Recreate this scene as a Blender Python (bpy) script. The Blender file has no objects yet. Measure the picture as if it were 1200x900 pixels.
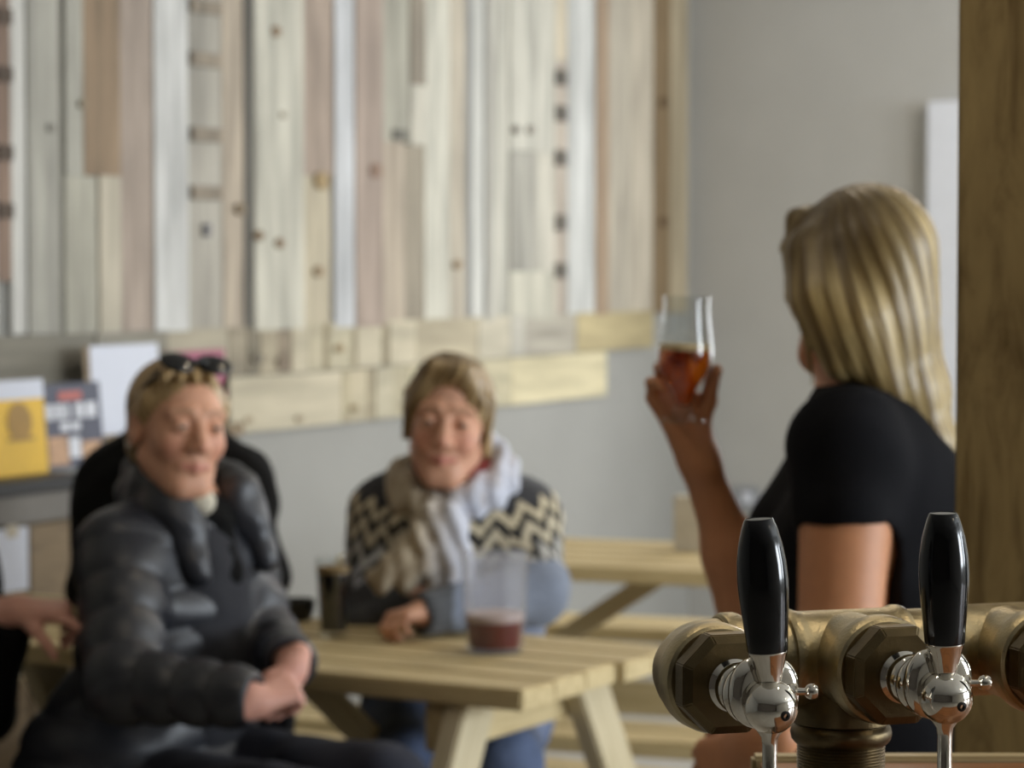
import bpy, bmesh, math, random
import numpy as np
from mathutils import Vector, Matrix, Euler

random.seed(7); RNG = np.random.default_rng(7)
COL = bpy.context.scene.collection
SC = bpy.context.scene
PI = math.pi
# ------------------------------------------------------------------ camera
H = 1.47; F = 3200.0; TH = math.atan(150 / F)
FW = Vector((0, math.cos(TH), -math.sin(TH))); UP = Vector((0, math.sin(TH), math.cos(TH))); RT = Vector((1, 0, 0))
CAMP = Vector((0, 0, H))
def ray(px, py): return FW + RT * ((px - 600) / F) - UP * ((py - 450) / F)
def P(px, py, d):
    r = ray(px, py); return CAMP + r * (d / r.y)      # d = distance along the floor
def hit(px, py, p0, n):
    r = ray(px, py); return CAMP + r * ((p0 - CAMP).dot(n) / r.dot(n))
cd = bpy.data.cameras.new('camera'); cam = bpy.data.objects.new('camera', cd); COL.objects.link(cam)
cam.location = CAMP; cam.rotation_euler = (PI / 2 - TH, 0, 0)
cd.sensor_width = 36; cd.lens = 36 * F / 1200; cd.clip_start = .05
cd.dof.use_dof = True; cd.dof.focus_distance = 1.84; cd.dof.aperture_fstop = 9.5
SC.camera = cam

# ------------------------------------------------------------------ tags
def tag(o, label=None, cat=None, group=None, kind=None):
    if label: o['label'] = label
    if cat: o['category'] = cat
    if group: o['group'] = group
    if kind: o['kind'] = kind
    return o
def empty(name, loc, rz=0, parent=None):
    o = bpy.data.objects.new(name, None); COL.objects.link(o); o.location = loc; o.rotation_euler = (0, 0, rz)
    if parent: adopt(o, parent)
    return o
def world(o):
    m = o.matrix_basis.copy()
    while o.parent: o = o.parent; m = o.matrix_basis @ m
    return m
def adopt(o, parent):       # keeps the world place of o
    m = world(parent).inverted() @ o.matrix_basis
    o.parent = parent; o.matrix_parent_inverse = Matrix(); o.matrix_basis = m
def link(name, me, mat=None, parent=None, mw=None):
    o = bpy.data.objects.new(name, me); COL.objects.link(o)
    if mat is not None:
        for m in (mat if isinstance(mat, (list, tuple)) else [mat]): me.materials.append(m)
    if mw is not None: o.matrix_basis = mw
    if parent: adopt(o, parent)
    return o

# ------------------------------------------------------------------ materials
def lin(c):
    return tuple(((v / 255) / 12.92 if v / 255 <= .04045 else ((v / 255 + .055) / 1.055) ** 2.4) for v in c) + (1,)
class NT:
    def __init__(s, name):
        s.m = bpy.data.materials.new(name); s.m.use_nodes = True; s.t = s.m.node_tree; s.b = s.t.nodes['Principled BSDF']
    def n(s, typ, **kw):
        x = s.t.nodes.new(typ)
        for k, v in kw.items():
            if k in x.inputs: x.inputs[k].default_value = v
            else: setattr(x, k, v)
        return x
    def l(s, a, b): s.t.links.new(a, b)
def noise(t, scale, detail=4, rough=.55, vec=(1, 1, 1), seed=None, dist=0):
    tc = t.n('ShaderNodeTexCoord'); mp = t.n('ShaderNodeMapping'); mp.inputs['Scale'].default_value = vec
    t.l(tc.outputs['Object'], mp.inputs['Vector'])
    nz = t.n('ShaderNodeTexNoise', Scale=scale, Detail=detail, Roughness=rough, Distortion=dist)
    if seed is not None:
        nz.noise_dimensions = '4D'; t.l(seed, nz.inputs['W'])
    t.l(mp.outputs['Vector'], nz.inputs['Vector'])
    return nz
def ramp(t, fac, stops):
    r = t.n('ShaderNodeValToRGB'); e = r.color_ramp.elements
    while len(e) < len(stops): e.new(.5)
    for i, (p, c) in enumerate(stops): e[i].position = p; e[i].color = c
    t.l(fac, r.inputs['Fac']); return r.outputs['Color']
def mat(name, c, rough=.6, metal=0, var=.12, scale=20, vec=(1, 1, 1), bump=.0, bscale=None, spec=.5, coat=0, sheen=0, sss=0, rvar=0):
    t = NT(name); L = lin(c)
    nz = noise(t, scale, vec=vec)
    a = tuple(v * (1 - var) for v in L[:3]) + (1,); b = tuple(min(1, v * (1 + var)) for v in L[:3]) + (1,)
    t.l(ramp(t, nz.outputs['Fac'], [(.3, a), (.7, b)]), t.b.inputs['Base Color'])
    t.b.inputs['Roughness'].default_value = rough; t.b.inputs['Metallic'].default_value = metal
    t.b.inputs['Specular IOR Level'].default_value = spec
    t.b.inputs['Coat Weight'].default_value = coat; t.b.inputs['Coat Roughness'].default_value = .05
    t.b.inputs['Sheen Weight'].default_value = sheen
    if sss:
        t.b.inputs['Subsurface Weight'].default_value = sss; t.b.inputs['Subsurface Scale'].default_value = .006
        t.b.inputs['Subsurface Radius'].default_value = (1, .35, .2)
    if rvar:
        t.l(ramp(t, nz.outputs['Fac'], [(.3, (rough - rvar,) * 3 + (1,)), (.7, (rough + rvar,) * 3 + (1,))]), t.b.inputs['Roughness'])
    if bump:
        bz = noise(t, bscale or scale * 3, vec=vec); bp = t.n('ShaderNodeBump', Strength=bump, Distance=.002)
        t.l(bz.outputs['Fac'], bp.inputs['Height']); t.l(bp.outputs['Normal'], t.b.inputs['Normal'])
    return t.m
def vmat(name, rough=.7, scale=60, vec=(1, 1, 1), var=.12, bump=.2, bscale=None, spec=.4, sheen=0, sss=0, aniso=0):
    """colour attribute x fine procedural noise"""
    t = NT(name); at = t.n('ShaderNodeAttribute'); at.attribute_name = 'Col'
    ms = t.n('ShaderNodeMath', operation='MULTIPLY'); ms.inputs[1].default_value = 60; t.l(at.outputs['Alpha'], ms.inputs[0])
    nz = noise(t, scale, vec=vec, seed=ms.outputs[0])
    g = ramp(t, nz.outputs['Fac'], [(.3, (1 - var,) * 3 + (1,)), (.7, (1 + var,) * 3 + (1,))])
    mx = t.n('ShaderNodeMixRGB', blend_type='MULTIPLY'); mx.inputs['Fac'].default_value = 1
    t.l(at.outputs['Color'], mx.inputs['Color1']); t.l(g, mx.inputs['Color2'])
    t.l(mx.outputs['Color'], t.b.inputs['Base Color'])
    t.b.inputs['Roughness'].default_value = rough; t.b.inputs['Specular IOR Level'].default_value = spec
    t.b.inputs['Sheen Weight'].default_value = sheen; t.b.inputs['Anisotropic'].default_value = aniso
    if sss:
        t.b.inputs['Subsurface Weight'].default_value = sss; t.b.inputs['Subsurface Scale'].default_value = .006
        t.b.inputs['Subsurface Radius'].default_value = (1, .35, .2)
    if bump:
        bz = noise(t, bscale or scale * 2, vec=vec); bp = t.n('ShaderNodeBump', Strength=bump, Distance=.002)
        t.l(bz.outputs['Fac'], bp.inputs['Height']); t.l(bp.outputs['Normal'], t.b.inputs['Normal'])
    return t.m
def wood(name, c, dark, rough=.6, vec=(2, 30, 30), scale=2.2, knots=True, bump=.25):
    t = NT(name); L = lin(c); D = lin(dark)
    nz = noise(t, scale, detail=6, rough=.65, vec=vec, dist=.6)
    base = ramp(t, nz.outputs['Fac'], [(.28, D), (.5, tuple(.75 * a + .25 * b for a, b in zip(L, D))), (.72, L)])
    if knots:
        tc = t.n('ShaderNodeTexCoord'); mp = t.n('ShaderNodeMapping'); mp.inputs['Scale'].default_value = tuple(max(1, v / 5) * 2.2 for v in vec)
        t.l(tc.outputs['Object'], mp.inputs['Vector']); vo = t.n('ShaderNodeTexVoronoi', Scale=1.0); t.l(mp.outputs['Vector'], vo.inputs['Vector'])
        k = ramp(t, vo.outputs['Distance'], [(.05, (.35, .3, .22, 1)), (.17, (1, 1, 1, 1))])
        mx = t.n('ShaderNodeMixRGB', blend_type='MULTIPLY'); mx.inputs['Fac'].default_value = .8
        t.l(base, mx.inputs['Color1']); t.l(k, mx.inputs['Color2']); base = mx.outputs['Color']
    t.l(base, t.b.inputs['Base Color']); t.b.inputs['Roughness'].default_value = rough
    bp = t.n('ShaderNodeBump', Strength=bump, Distance=.003); t.l(nz.outputs['Fac'], bp.inputs['Height']); t.l(bp.outputs['Normal'], t.b.inputs['Normal'])
    return t.m
def glassmat(name, c=(255, 255, 255), rough=0.0, ior=1.45):
    t = NT(name); t.b.inputs['Transmission Weight'].default_value = 1; t.b.inputs['Roughness'].default_value = rough
    t.b.inputs['IOR'].default_value = ior; t.b.inputs['Base Color'].default_value = lin(c); return t.m

M = {}
M['plaster'] = mat('grey_plaster_darkened', (147, 146, 141), .85, var=.04, scale=3, bump=.1, bscale=40)  # wall grey darkened to offset strong window light on the left wall
M['plaster_back'] = mat('grey_plaster_lightened', (178, 177, 173), .85, var=.04, scale=3, bump=.1, bscale=40)  # same wall grey, lightened to make up for weak light on the back wall
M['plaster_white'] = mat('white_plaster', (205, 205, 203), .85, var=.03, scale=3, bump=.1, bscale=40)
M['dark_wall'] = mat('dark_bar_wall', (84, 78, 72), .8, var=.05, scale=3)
M['floor'] = mat('concrete_floor', (172, 168, 160), .45, var=.1, scale=2.5, bump=.1)
M['clad_v'] = vmat('reclaimed_boards_upright', .75, scale=2.0, vec=(11, 11, 1.3), var=.32, bump=.4)
M['clad_h'] = vmat('reclaimed_boards_level', .75, scale=2.0, vec=(11, 1.3, 11), var=.24, bump=.35)
M['pine'] = wood('treated_pine', (210, 191, 145), (174, 152, 106), .6)
M['pine_end'] = wood('pale_pine', (205, 192, 160), (176, 160, 122), .65)
M['post'] = wood('dark_oak_post', (186, 163, 112), (106, 84, 46), .75, vec=(16, 16, 3.4), scale=1.6, bump=.6)
M['bar'] = wood('varnished_bar', (158, 104, 62), (112, 70, 38), .35, vec=(2, 24, 24))
M['bar_pale'] = wood('pale_bar_edge', (196, 176, 134), (160, 140, 96), .5)
M['brass'] = mat('aged_brass', (180, 165, 130), .37, 1, var=.22, scale=35, bump=.25, bscale=420, rvar=.09)
M['brass_dark'] = mat('dark_bronze', (108, 94, 68), .36, 1, var=.2, scale=30, bump=.12, bscale=300, rvar=.08)
M['brass_edge'] = mat('rubbed_brass', (178, 160, 120), .28, 1, var=.18, scale=40, bump=.1, bscale=300)
M['chrome'] = mat('chrome', (232, 226, 214), .06, 1, var=.02, scale=5)
M['hole'] = mat('blackened_steel', (30, 27, 24), .4, .6)
M['handle'] = mat('black_lacquer', (7, 7, 9), .14, 0, var=.1, scale=10, coat=.25, spec=.4)
M['skin'] = vmat('skin', .5, scale=60, var=.05, bump=.06, bscale=300, spec=.4, sss=.12)
M['hair'] = vmat('hair', .42, scale=14, vec=(3, 3, .4), var=.18, bump=.35, spec=.5)
M['black_cloth'] = mat('black_cotton', (15, 15, 19), .9, var=.12, scale=14, bump=.3, bscale=160, spec=.15)
M['wool'] = vmat('knitted_wool', .9, scale=120, var=.16, bump=.6, bscale=220, sheen=.15)
M['puffer'] = mat('quilted_nylon', (35, 37, 44), .43, var=.15, scale=9, bump=.3, bscale=45, spec=.6)
M['coat'] = mat('black_coat', (13, 13, 13), .9, var=.15, scale=12, bump=.3, bscale=90, spec=.15)
M['vest'] = mat('charcoal_jersey', (34, 35, 41), .9, var=.12, scale=16, bump=.3, bscale=160)
M['navy'] = mat('navy_trousers', (34, 37, 50), .9, var=.15, scale=16, bump=.35, bscale=140)
M['denim'] = mat('blue_denim', (84, 98, 128), .85, var=.15, scale=30, bump=.4, bscale=180)
M['shoe'] = mat('dark_leather', (34, 30, 28), .5, var=.1)
M['cream'] = mat('cream_cotton', (205, 198, 180), .85)
M['red'] = mat('red_collar', (110, 28, 24), .85)
M['eye_white'] = mat('eye', (168, 156, 146), .2, var=.02)
M['iris'] = mat('iris', (48, 40, 32), .15)
M['shade'] = mat('sunglass_plastic', (14, 14, 15), .12)
def thinglass(name, tint=(1, 1, 1), body=None, mixb=0.0):
    t = NT(name); out = t.t.nodes['Material Output']; t.t.nodes.remove(t.b)
    tr = t.n('ShaderNodeBsdfTransparent'); tr.inputs['Color'].default_value = tint + (1,)
    gl = t.n('ShaderNodeBsdfGlossy'); gl.inputs['Roughness'].default_value = .03
    fr = t.n('ShaderNodeFresnel', IOR=1.5); ge = t.n('ShaderNodeNewGeometry'); mr = t.n('ShaderNodeMapRange'); mr.inputs['To Min'].default_value = 1.5; mr.inputs['To Max'].default_value = 1 / 1.5
    t.l(ge.outputs['Backfacing'], mr.inputs['Value']); t.l(mr.outputs[0], fr.inputs['IOR']); mx = t.n('ShaderNodeMixShader'); src = tr.outputs[0]
    if body:
        tl_ = t.n('ShaderNodeBsdfTranslucent'); tl_.inputs['Color'].default_value = lin(body); m2 = t.n('ShaderNodeMixShader'); m2.inputs[0].default_value = mixb
        t.l(tr.outputs[0], m2.inputs[1]); t.l(tl_.outputs[0], m2.inputs[2]); src = m2.outputs[0]
    t.l(fr.outputs[0], mx.inputs[0]); t.l(src, mx.inputs[1]); t.l(gl.outputs[0], mx.inputs[2]); t.l(mx.outputs[0], out.inputs[0]); return t.m
M['glass'] = thinglass('clear_glass', (.96, .97, .97))
M['amber'] = thinglass('amber_ale', (.94, .55, .17), (240, 130, 36), .35)
M['haze'] = thinglass('hazy_glass', (.95, .95, .96), (225, 228, 235), .16)
M['foam'] = mat('pale_froth', (222, 196, 150), .8, bump=.3, bscale=300)
M['pinkfoam'] = mat('pinkish_froth', (214, 190, 180), .8, bump=.3, bscale=300)
M['stoutfoam'] = mat('tan_froth', (150, 122, 78), .8, bump=.3, bscale=300)
M['redbeer'] = mat('red_beer', (104, 24, 20), .12, var=.08)
M['stout'] = mat('black_stout', (12, 9, 8), .08)
M['bowl'] = mat('black_bowl', (24, 25, 28), .3)
M['shelf_black'] = mat('black_shelf', (22, 22, 24), .5)
M['cab_grey'] = mat('grey_panel', (112, 108, 102), .6, var=.1, scale=6)
M['cab_brown'] = wood('brown_panel', (128, 108, 78), (96, 78, 52), .6, vec=(2, 2, 14), knots=False)
M['paper'] = mat('white_paper', (206, 210, 222), .7, var=.02)
M['yellow'] = mat('yellow_cover', (218, 174, 30), .5, var=.06)
M['yellow_print'] = mat('brown_print', (150, 112, 22), .5)
M['magenta'] = mat('magenta_cover', (146, 58, 88), .5, var=.06)
M['cover_navy'] = mat('navy_cover', (58, 60, 78), .5, var=.15)
M['cover_white'] = mat('white_lettering', (205, 207, 214), .5)
M['cover_red'] = mat('red_print', (170, 84, 74), .5)
M['cover_tan'] = mat('tan_print', (176, 138, 104), .5, var=.2)
M['card'] = mat('beige_card', (186, 176, 156), .7)
M['switch'] = mat('grey_plastic', (150, 152, 158), .4)
M['white_trim'] = mat('white_paint', (222, 226, 235), .5, var=.02)
M['lamp'] = mat('lamp_metal', (40, 40, 42), .4, .5)

# ------------------------------------------------------------------ mesh helpers
def box_bm(bm, lo, hi, bev=0.0):
    v = [bm.verts.new((x, y, z)) for x in (lo[0], hi[0]) for y in (lo[1], hi[1]) for z in (lo[2], hi[2])]
    fs = [bm.faces.new([v[i] for i in q]) for q in ((0, 1, 3, 2), (4, 6, 7, 5), (0, 4, 5, 1), (2, 3, 7, 6), (0, 2, 6, 4), (1, 5, 7, 3))]
    if bev:
        es = list({e for f in fs for e in f.edges}); bmesh.ops.bevel(bm, geom=es, offset=bev, segments=2, affect='EDGES')
def done(bm, name, smooth=False):
    bmesh.ops.recalc_face_normals(bm, faces=bm.faces); me = bpy.data.meshes.new(name); bm.to_mesh(me); bm.free()
    if smooth:
        for p in me.polygons: p.use_smooth = True
    return me
def box(name, lo, hi, m, parent=None, mw=None, bev=.003):
    bm = bmesh.new(); box_bm(bm, lo, hi, bev); return link(name, done(bm, name), m, parent, mw)
def beam(name, p0, p1, w, t, m, parent=None, side=(0, 0, 1), bev=.004, cut=None):
    """timber from p0 to p1; w is its width across (perpendicular to side), t its thickness along side"""
    p0, p1 = Vector(p0), Vector(p1); x = (p1 - p0); L = x.length; x.normalize()
    z = Vector(side); z = (z - x * z.dot(x)).normalized(); y = z.cross(x)
    mw = Matrix((x, y, z)).transposed().to_4x4(); mw.translation = p0
    return box(name, (0, -w / 2, -t / 2), (L, w / 2, t / 2), m, parent, (world(parent) @ mw) if parent else mw, bev)
def lathe_me(name, prof, seg=48, caps=True, crease=True):
    bm = bmesh.new(); rings = []
    for r, z in prof:
        if r < 1e-6: rings.append([bm.verts.new((0, 0, z))])
        else: rings.append([bm.verts.new((r * math.cos(2 * PI * i / seg), r * math.sin(2 * PI * i / seg), z)) for i in range(seg)])
    for a, b in zip(rings, rings[1:]):
        if len(a) == 1 and len(b) == 1: continue
        for i in range(seg):
            j = (i + 1) % seg
            if len(a) == 1: bm.faces.new((a[0], b[i], b[j]))
            elif len(b) == 1: bm.faces.new((a[i], a[j], b[0]))
            else: bm.faces.new((a[i], a[j], b[j], b[i]))
    if caps:
        for r in (rings[0], rings[-1]):
            if len(r) > 1: bm.faces.new(r)
    me = done(bm, name, seg > 12)
    if seg > 12 and crease:
        me.update()
        bm = bmesh.new(); bm.from_mesh(me)
        for e in bm.edges:
            if len(e.link_faces) == 2 and e.calc_face_angle(0) > .6: e.smooth = False
        bm.to_mesh(me); bm.free()
    return me
def frame(o, z, x=(1, 0, 0)):
    z = Vector(z).normalized(); x = Vector(x); x = (x - z * x.dot(z))
    if x.length < 1e-4: x = Vector((0, 1, 0)) - z * z.y
    x.normalize(); y = z.cross(x); m = Matrix((x, y, z)).transposed().to_4x4(); m.translation = Vector(o); return m
def lathe(name, prof, m, parent=None, mw=None, seg=48, **k): return link(name, lathe_me(name, prof, seg, **k), m, parent, mw)

# ------------------------------------------------------------------ SDF toolkit (numpy), meshed with surface nets
def V3(p): return np.array(tuple(p), dtype=np.float32)
def cone(a, b, ra, rb):
    a, b = V3(a), V3(b); ba = b - a; L2 = max(float(ba @ ba), 1e-9)
    def f(Q):
        pa = Q - a; h = np.clip(pa @ ba / L2, 0, 1)
        return np.sqrt(((pa - h[..., None] * ba) ** 2).sum(-1)) - (ra + (rb - ra) * h)
    return f
def ell(c, r, R=None):
    c = V3(c); r = V3(r); Rm = np.array(R, dtype=np.float32) if R is not None else None      # R: 3x3, columns = axes
    def f(Q):
        p = Q - c
        if Rm is not None: p = p @ Rm
        k0 = np.sqrt(((p / r) ** 2).sum(-1)); k1 = np.sqrt(((p / (r * r)) ** 2).sum(-1)) + 1e-9
        return k0 * (k0 - 1) / k1
    return f
def rbox(c, h, R, rad):
    c = V3(c); h = V3(h) - rad; Rm = np.array(R, dtype=np.float32)
    def f(Q):
        q = np.abs((Q - c) @ Rm) - h
        return np.sqrt((np.maximum(q, 0) ** 2).sum(-1)) + np.minimum(q.max(-1), 0) - rad
    return f
def half(p, n):
    p = V3(p); n = V3(Vector(n).normalized())
    return lambda Q: (Q - p) @ n           # positive on the n side
class Shape:
    def __init__(s): s.ops = []
    def u(s, f, k=.015): s.ops.append(('u', f, k)); return s
    def s(s, f, k=.004): s.ops.append(('s', f, k)); return s
    def i(s, f, k=.004): s.ops.append(('i', f, k)); return s
    def d(s, f): s.ops.append(('d', f, 0)); return s      # displacement: f(Q) added
    def ev(s, Q, keep=None):
        D = None
        for n, (op, f, k) in enumerate(s.ops):
            if keep is not None and not keep[n]: continue
            v = f(Q)
            if op == 'u':
                if D is None: D = v
                else:
                    h = np.maximum(k - np.abs(D - v), 0) / k; D = np.minimum(D, v) - h * h * k * .25
            elif D is None: continue
            elif op == 's':
                v = -v; h = np.maximum(k - np.abs(D - v), 0) / k; D = np.maximum(D, v) + h * h * k * .25
            elif op == 'i':
                h = np.maximum(k - np.abs(D - v), 0) / k; D = np.maximum(D, v) + h * h * k * .25
            else: D = D + v
        return D if D is not None else np.full(Q.shape[:-1], 9., np.float32)
    def culls(s, c, hd):
        C = c[None, :]; us = [float(f(C)[0]) if op == 'u' else None for op, f, k in s.ops]
        m = min(v for v in us if v is not None); keep = []
        for (op, f, k), v in zip(s.ops, us):
            if op == 'u': keep.append(v <= m + 2.6 * hd + 2 * k + .01)
            elif op == 'd' or op == 'i': keep.append(True)
            else: keep.append(abs(float(f(C)[0])) < 2.2 * hd + 2 * k or float(f(C)[0]) < 0)
        return keep
def nets(shape, lo, hi, res, N=20):
    lo = V3(lo); hi = V3(hi); nb = np.ceil((hi - lo) / (res * N)).astype(int); hd = res * (N + 1) * .87
    g = np.stack(np.meshgrid(*[np.arange(n) for n in nb], indexing='ij'), -1).reshape(-1, 3)
    cen = (lo + (g + .5) * N * res).astype(np.float32)
    d = shape.ev(cen); act = g[np.abs(d) < hd * 1.5 + .03]
    tot = nb * N + 2; K = []; VV = []; QQ = []
    ar = np.arange(N + 2)
    I = np.stack(np.meshgrid(ar, ar, ar, indexing='ij'), -1)
    for b in act:
        G = I + b * N; Q = (lo + G * res).astype(np.float32)
        keep = shape.culls(lo + ((b + .5) * N * res).astype(np.float32), hd)
        if not any(k and o[0] == 'u' for k, o in zip(keep, shape.ops)): continue
        S = shape.ev(Q, keep)
        if S.min() > 0 or S.max() < 0: continue
        neg = S < 0; n = N + 1
        acc = np.zeros((n, n, n, 3), np.float32); cnt = np.zeros((n, n, n), np.float32)
        for ax in range(3):
            o1, o2 = [a for a in range(3) if a != ax]
            for p in (0, 1):
                for q in (0, 1):
                    sl = [None] * 3; sl[ax] = slice(0, n); sl[o1] = slice(p, p + n); sl[o2] = slice(q, q + n); s0 = S[tuple(sl)]; n0 = neg[tuple(sl)]
                    sl[ax] = slice(1, n + 1); s1 = S[tuple(sl)]; n1 = neg[tuple(sl)]
                    x = n0 != n1; t = np.where(x, s0 / np.where(x, s0 - s1, 1), 0)
                    acc[..., ax] += np.where(x, t, 0); acc[..., o1] += x * p; acc[..., o2] += x * q; cnt += x
        m = cnt > 0
        if not m.any(): continue
        off = acc[m] / cnt[m][:, None]; cells = np.argwhere(m) + b * N
        K.append((cells[:, 0] * tot[1] + cells[:, 1]) * tot[2] + cells[:, 2]); VV.append(lo + (cells + off) * res)
        for ax in range(3):
            o1, o2 = (ax + 1) % 3, (ax + 2) % 3
            sl = [None] * 3; sl[ax] = slice(0, N); sl[o1] = slice(1, N + 1); sl[o2] = slice(1, N + 1); n0 = neg[tuple(sl)]
            sl[ax] = slice(1, N + 1); n1 = neg[tuple(sl)]
            for flip in (0, 1):
                e = np.argwhere((n0 & ~n1) if flip == 0 else (~n0 & n1))
                if not len(e): continue
                e[:, o1] += 1; e[:, o2] += 1; e = e + b * N; c = []
                for p, q in ((0, 0), (1, 0), (1, 1), (0, 1)):
                    w = e.copy(); w[:, o1] -= 1 - p; w[:, o2] -= 1 - q
                    c.append((w[:, 0] * tot[1] + w[:, 1]) * tot[2] + w[:, 2])
                c = np.stack(c, 1); QQ.append(c if flip == 0 else c[:, ::-1])
    K = np.concatenate(K); VV = np.concatenate(VV); QQ = np.concatenate(QQ)
    uk, first = np.unique(K, return_index=True); verts = VV[first]
    ix = np.searchsorted(uk, QQ); ok = (ix < len(uk)).all(1); ix = ix[ok]; QQ = QQ[ok]; ok = (uk[ix] == QQ).all(1)
    return verts.astype(np.float32), ix[ok]
def np_mesh(name, v, q, col=None):
    me = bpy.data.meshes.new(name); me.vertices.add(len(v)); me.vertices.foreach_set('co', v.ravel())
    me.loops.add(q.size); me.loops.foreach_set('vertex_index', q.ravel().astype(np.int32))
    me.polygons.add(len(q)); me.polygons.foreach_set('loop_start', np.arange(0, q.size, 4, dtype=np.int32))
    me.polygons.foreach_set('use_smooth', np.ones(len(q), bool)); me.update(calc_edges=True); me.validate()
    if col is not None:
        a = me.color_attributes.new('Col', 'FLOAT_COLOR', 'POINT'); a.data.foreach_set('color', col.astype(np.float32).ravel())
    return me
def sdf_obj(name, shape, lo, hi, res, m, parent=None, colfn=None):
    v, q = nets(shape, lo, hi, res); col = None
    if colfn: col = colfn(v)
    if col is not None and col.shape[1] == 3: col = np.concatenate([col, np.full((len(v), 1), .3)], 1)
    return link(name, np_mesh(name, v, q, col), m, parent)
def LC(c): return np.array(lin(c)[:3])
def mixc(a, b, t): return a * (1 - t[:, None]) + b * t[:, None]
def sm(x, a, b): t = np.clip((x - a) / (b - a), 0, 1); return t * t * (3 - 2 * t)
def wob(Q, f=1.0, s=0.0):       # cheap smooth pseudo noise in -1..1
    x, y, z = Q[..., 0] * f, Q[..., 1] * f, Q[..., 2] * f
    return (np.sin(x * 7.1 + 3.1 * np.sin(z * 5.3 + s) + s) + np.sin(y * 8.3 + 2.3 * np.sin(x * 6.1 + 1 + s)) + np.sin(z * 9.7 + 2.7 * np.sin(y * 7.7 + 2 * s))) / 3

# ------------------------------------------------------------------ people
def orient(Fd, up=(0, 0, 1)):
    """x = person's left, y = back, z = up"""
    y = -Vector(Fd).normalized(); z = Vector(up).normalized(); z = (z - y * z.dot(y)).normalized(); x = y.cross(z)
    return Matrix((x, y, z)).transposed()
def head_matrix(c, Fd, up=(0, 0, 1), s=1.0):
    m = orient(Fd, up).to_4x4(); m.translation = Vector(c); return m @ Matrix.Scale(s, 4)
def head_ops(S, HM, s=1.0, smile=0.0):
    R = [list(r) for r in HM.to_3x3().normalized()]
    w = lambda x, y, z: HM @ Vector((x, y, z)); k = s
    E = lambda c, r, kk: S.u(ell(w(*c), [a * k for a in r], R), kk)
    C = lambda a, b, ra, rb, kk: S.u(cone(w(*a), w(*b), ra * k, rb * k), kk)
    E((0, .014, .036), (.073, .093, .080), .01)
    E((0, -.028, -.035), (.0535, .061, .078), .045)
    C((-.015, -.068, -.097), (.015, -.068, -.097), .015, .015, .03)        # chin
    for q in (-1, 1):
        E((q * .041, -.055, -.020), (.019, .025, .022), .02)                # cheek
        C((q * .014, -.0815, .034), (q * .046, -.0725, .031), .0085, .008, .016)  # brow
        C((q * .055, .0, -.050), (q * .022, -.055, -.092), .011, .012, .03)  # jaw line
    for q in (-1, 1): S.s(ell(w(q * .031, -.096, .010), (.021 * k, .017 * k, .013 * k), R), .012)
    C((0, -.086, .018), (0, -.108, -.022), .0085, .0125, .012)              # nose
    for q in (-1, 1):
        E((q * .0125, -.099, -.027), (.0085, .010, .0075), .006)
        S.u(ell(w(q * .031, -.0790, .0095), (.0150 * k, .0138 * k, .0128 * k), R), .004)     # lids
        S.s(ell(w(q * .031, -.0945, .0090), (.0112 * k, .0080 * k, .0036 * k), R), .0015)    # eye opening
        S.s(ell(w(q * .0065, -.106, -.0355), (.0032 * k, .0055 * k, .003 * k), R), .002)      # nostril
    m = .003 * smile
    for q in (-1, 1):
        C((0, -.0885, -.0550), (q * .0265, -.0795, -.0575 + m * 1.3), .0050, .0032, .006)             # lips
        C((0, -.0870, -.0640), (q * .0250, -.0790, -.0600 + m * 1.2), .0058, .0034, .006)
        S.s(cone(w(0, -.0935, -.0595), w(q * .029, -.0845, -.0578 + m * 1.8), .0013 * k, .0010 * k), .002)
        E((q * .0755, .012, -.004), (.0085, .019, .031), .006)              # ear
        S.s(ell(w(q * .084, .006, .000), (.006 * k, .010 * k, .018 * k), R), .005)
    if smile:
        for q in (-1, 1): E((q * .036, -.068, -.034), (.016, .014, .015), .012)
def face_col(v, HM, s, base, blush, lip, brow, blot=0):
    L = np.array(HM.inverted(), dtype=np.float32); p = v @ L[:3, :3].T + L[:3, 3]
    c = np.tile(LC(base), (len(v), 1)); x = np.abs(p[:, 0])
    dcheek = np.sqrt((x - .040) ** 2 + (p[:, 1] + .075) ** 2 + (p[:, 2] + .028) ** 2); c = mixc(c, LC(blush), .35 * (1 - sm(dcheek, .008, .035)))
    dn = np.sqrt(p[:, 0] ** 2 + (p[:, 1] + .115) ** 2 + (p[:, 2] + .022) ** 2); c = mixc(c, LC(blush), .35 * (1 - sm(dn, .005, .02)))
    inlip = (x < .028) & (p[:, 1] < -.074) & (np.abs(p[:, 2] + .0592 - x * .05) < .0088 - x * .20); c = mixc(c, LC(lip), inlip * .6)
    tb = np.clip((x - .014) / .032, 0, 1); zb = .0335 + .0035 * np.sin(tb * 3.0)
    inb = (x > .013) & (x < .048) & (np.abs(p[:, 2] - zb) < .0035) & (p[:, 1] < -.055); c = mixc(c, LC(brow), inb * .65)
    return c
def eyes(HM, s, parent, gaze=(0, 0)):
    for q in (-1, 1):
        c = HM @ Vector((q * .031, -.0795, .0092)); z = HM.to_3x3().normalized() @ Vector((gaze[0], -1, gaze[1]))
        r = .0118 * s
        prof = [(r * math.sin(a), r * math.cos(a)) for a in [PI * i / 14 for i in range(15)]]; prof[0] = (0, r); prof[-1] = (0, -r)
        o = lathe('eye', prof, [M['eye_white'], M['iris']], parent, frame(c, z), seg=20)
        for p in o.data.polygons:
            if p.center.z > r * .80: p.material_index = 1
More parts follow.
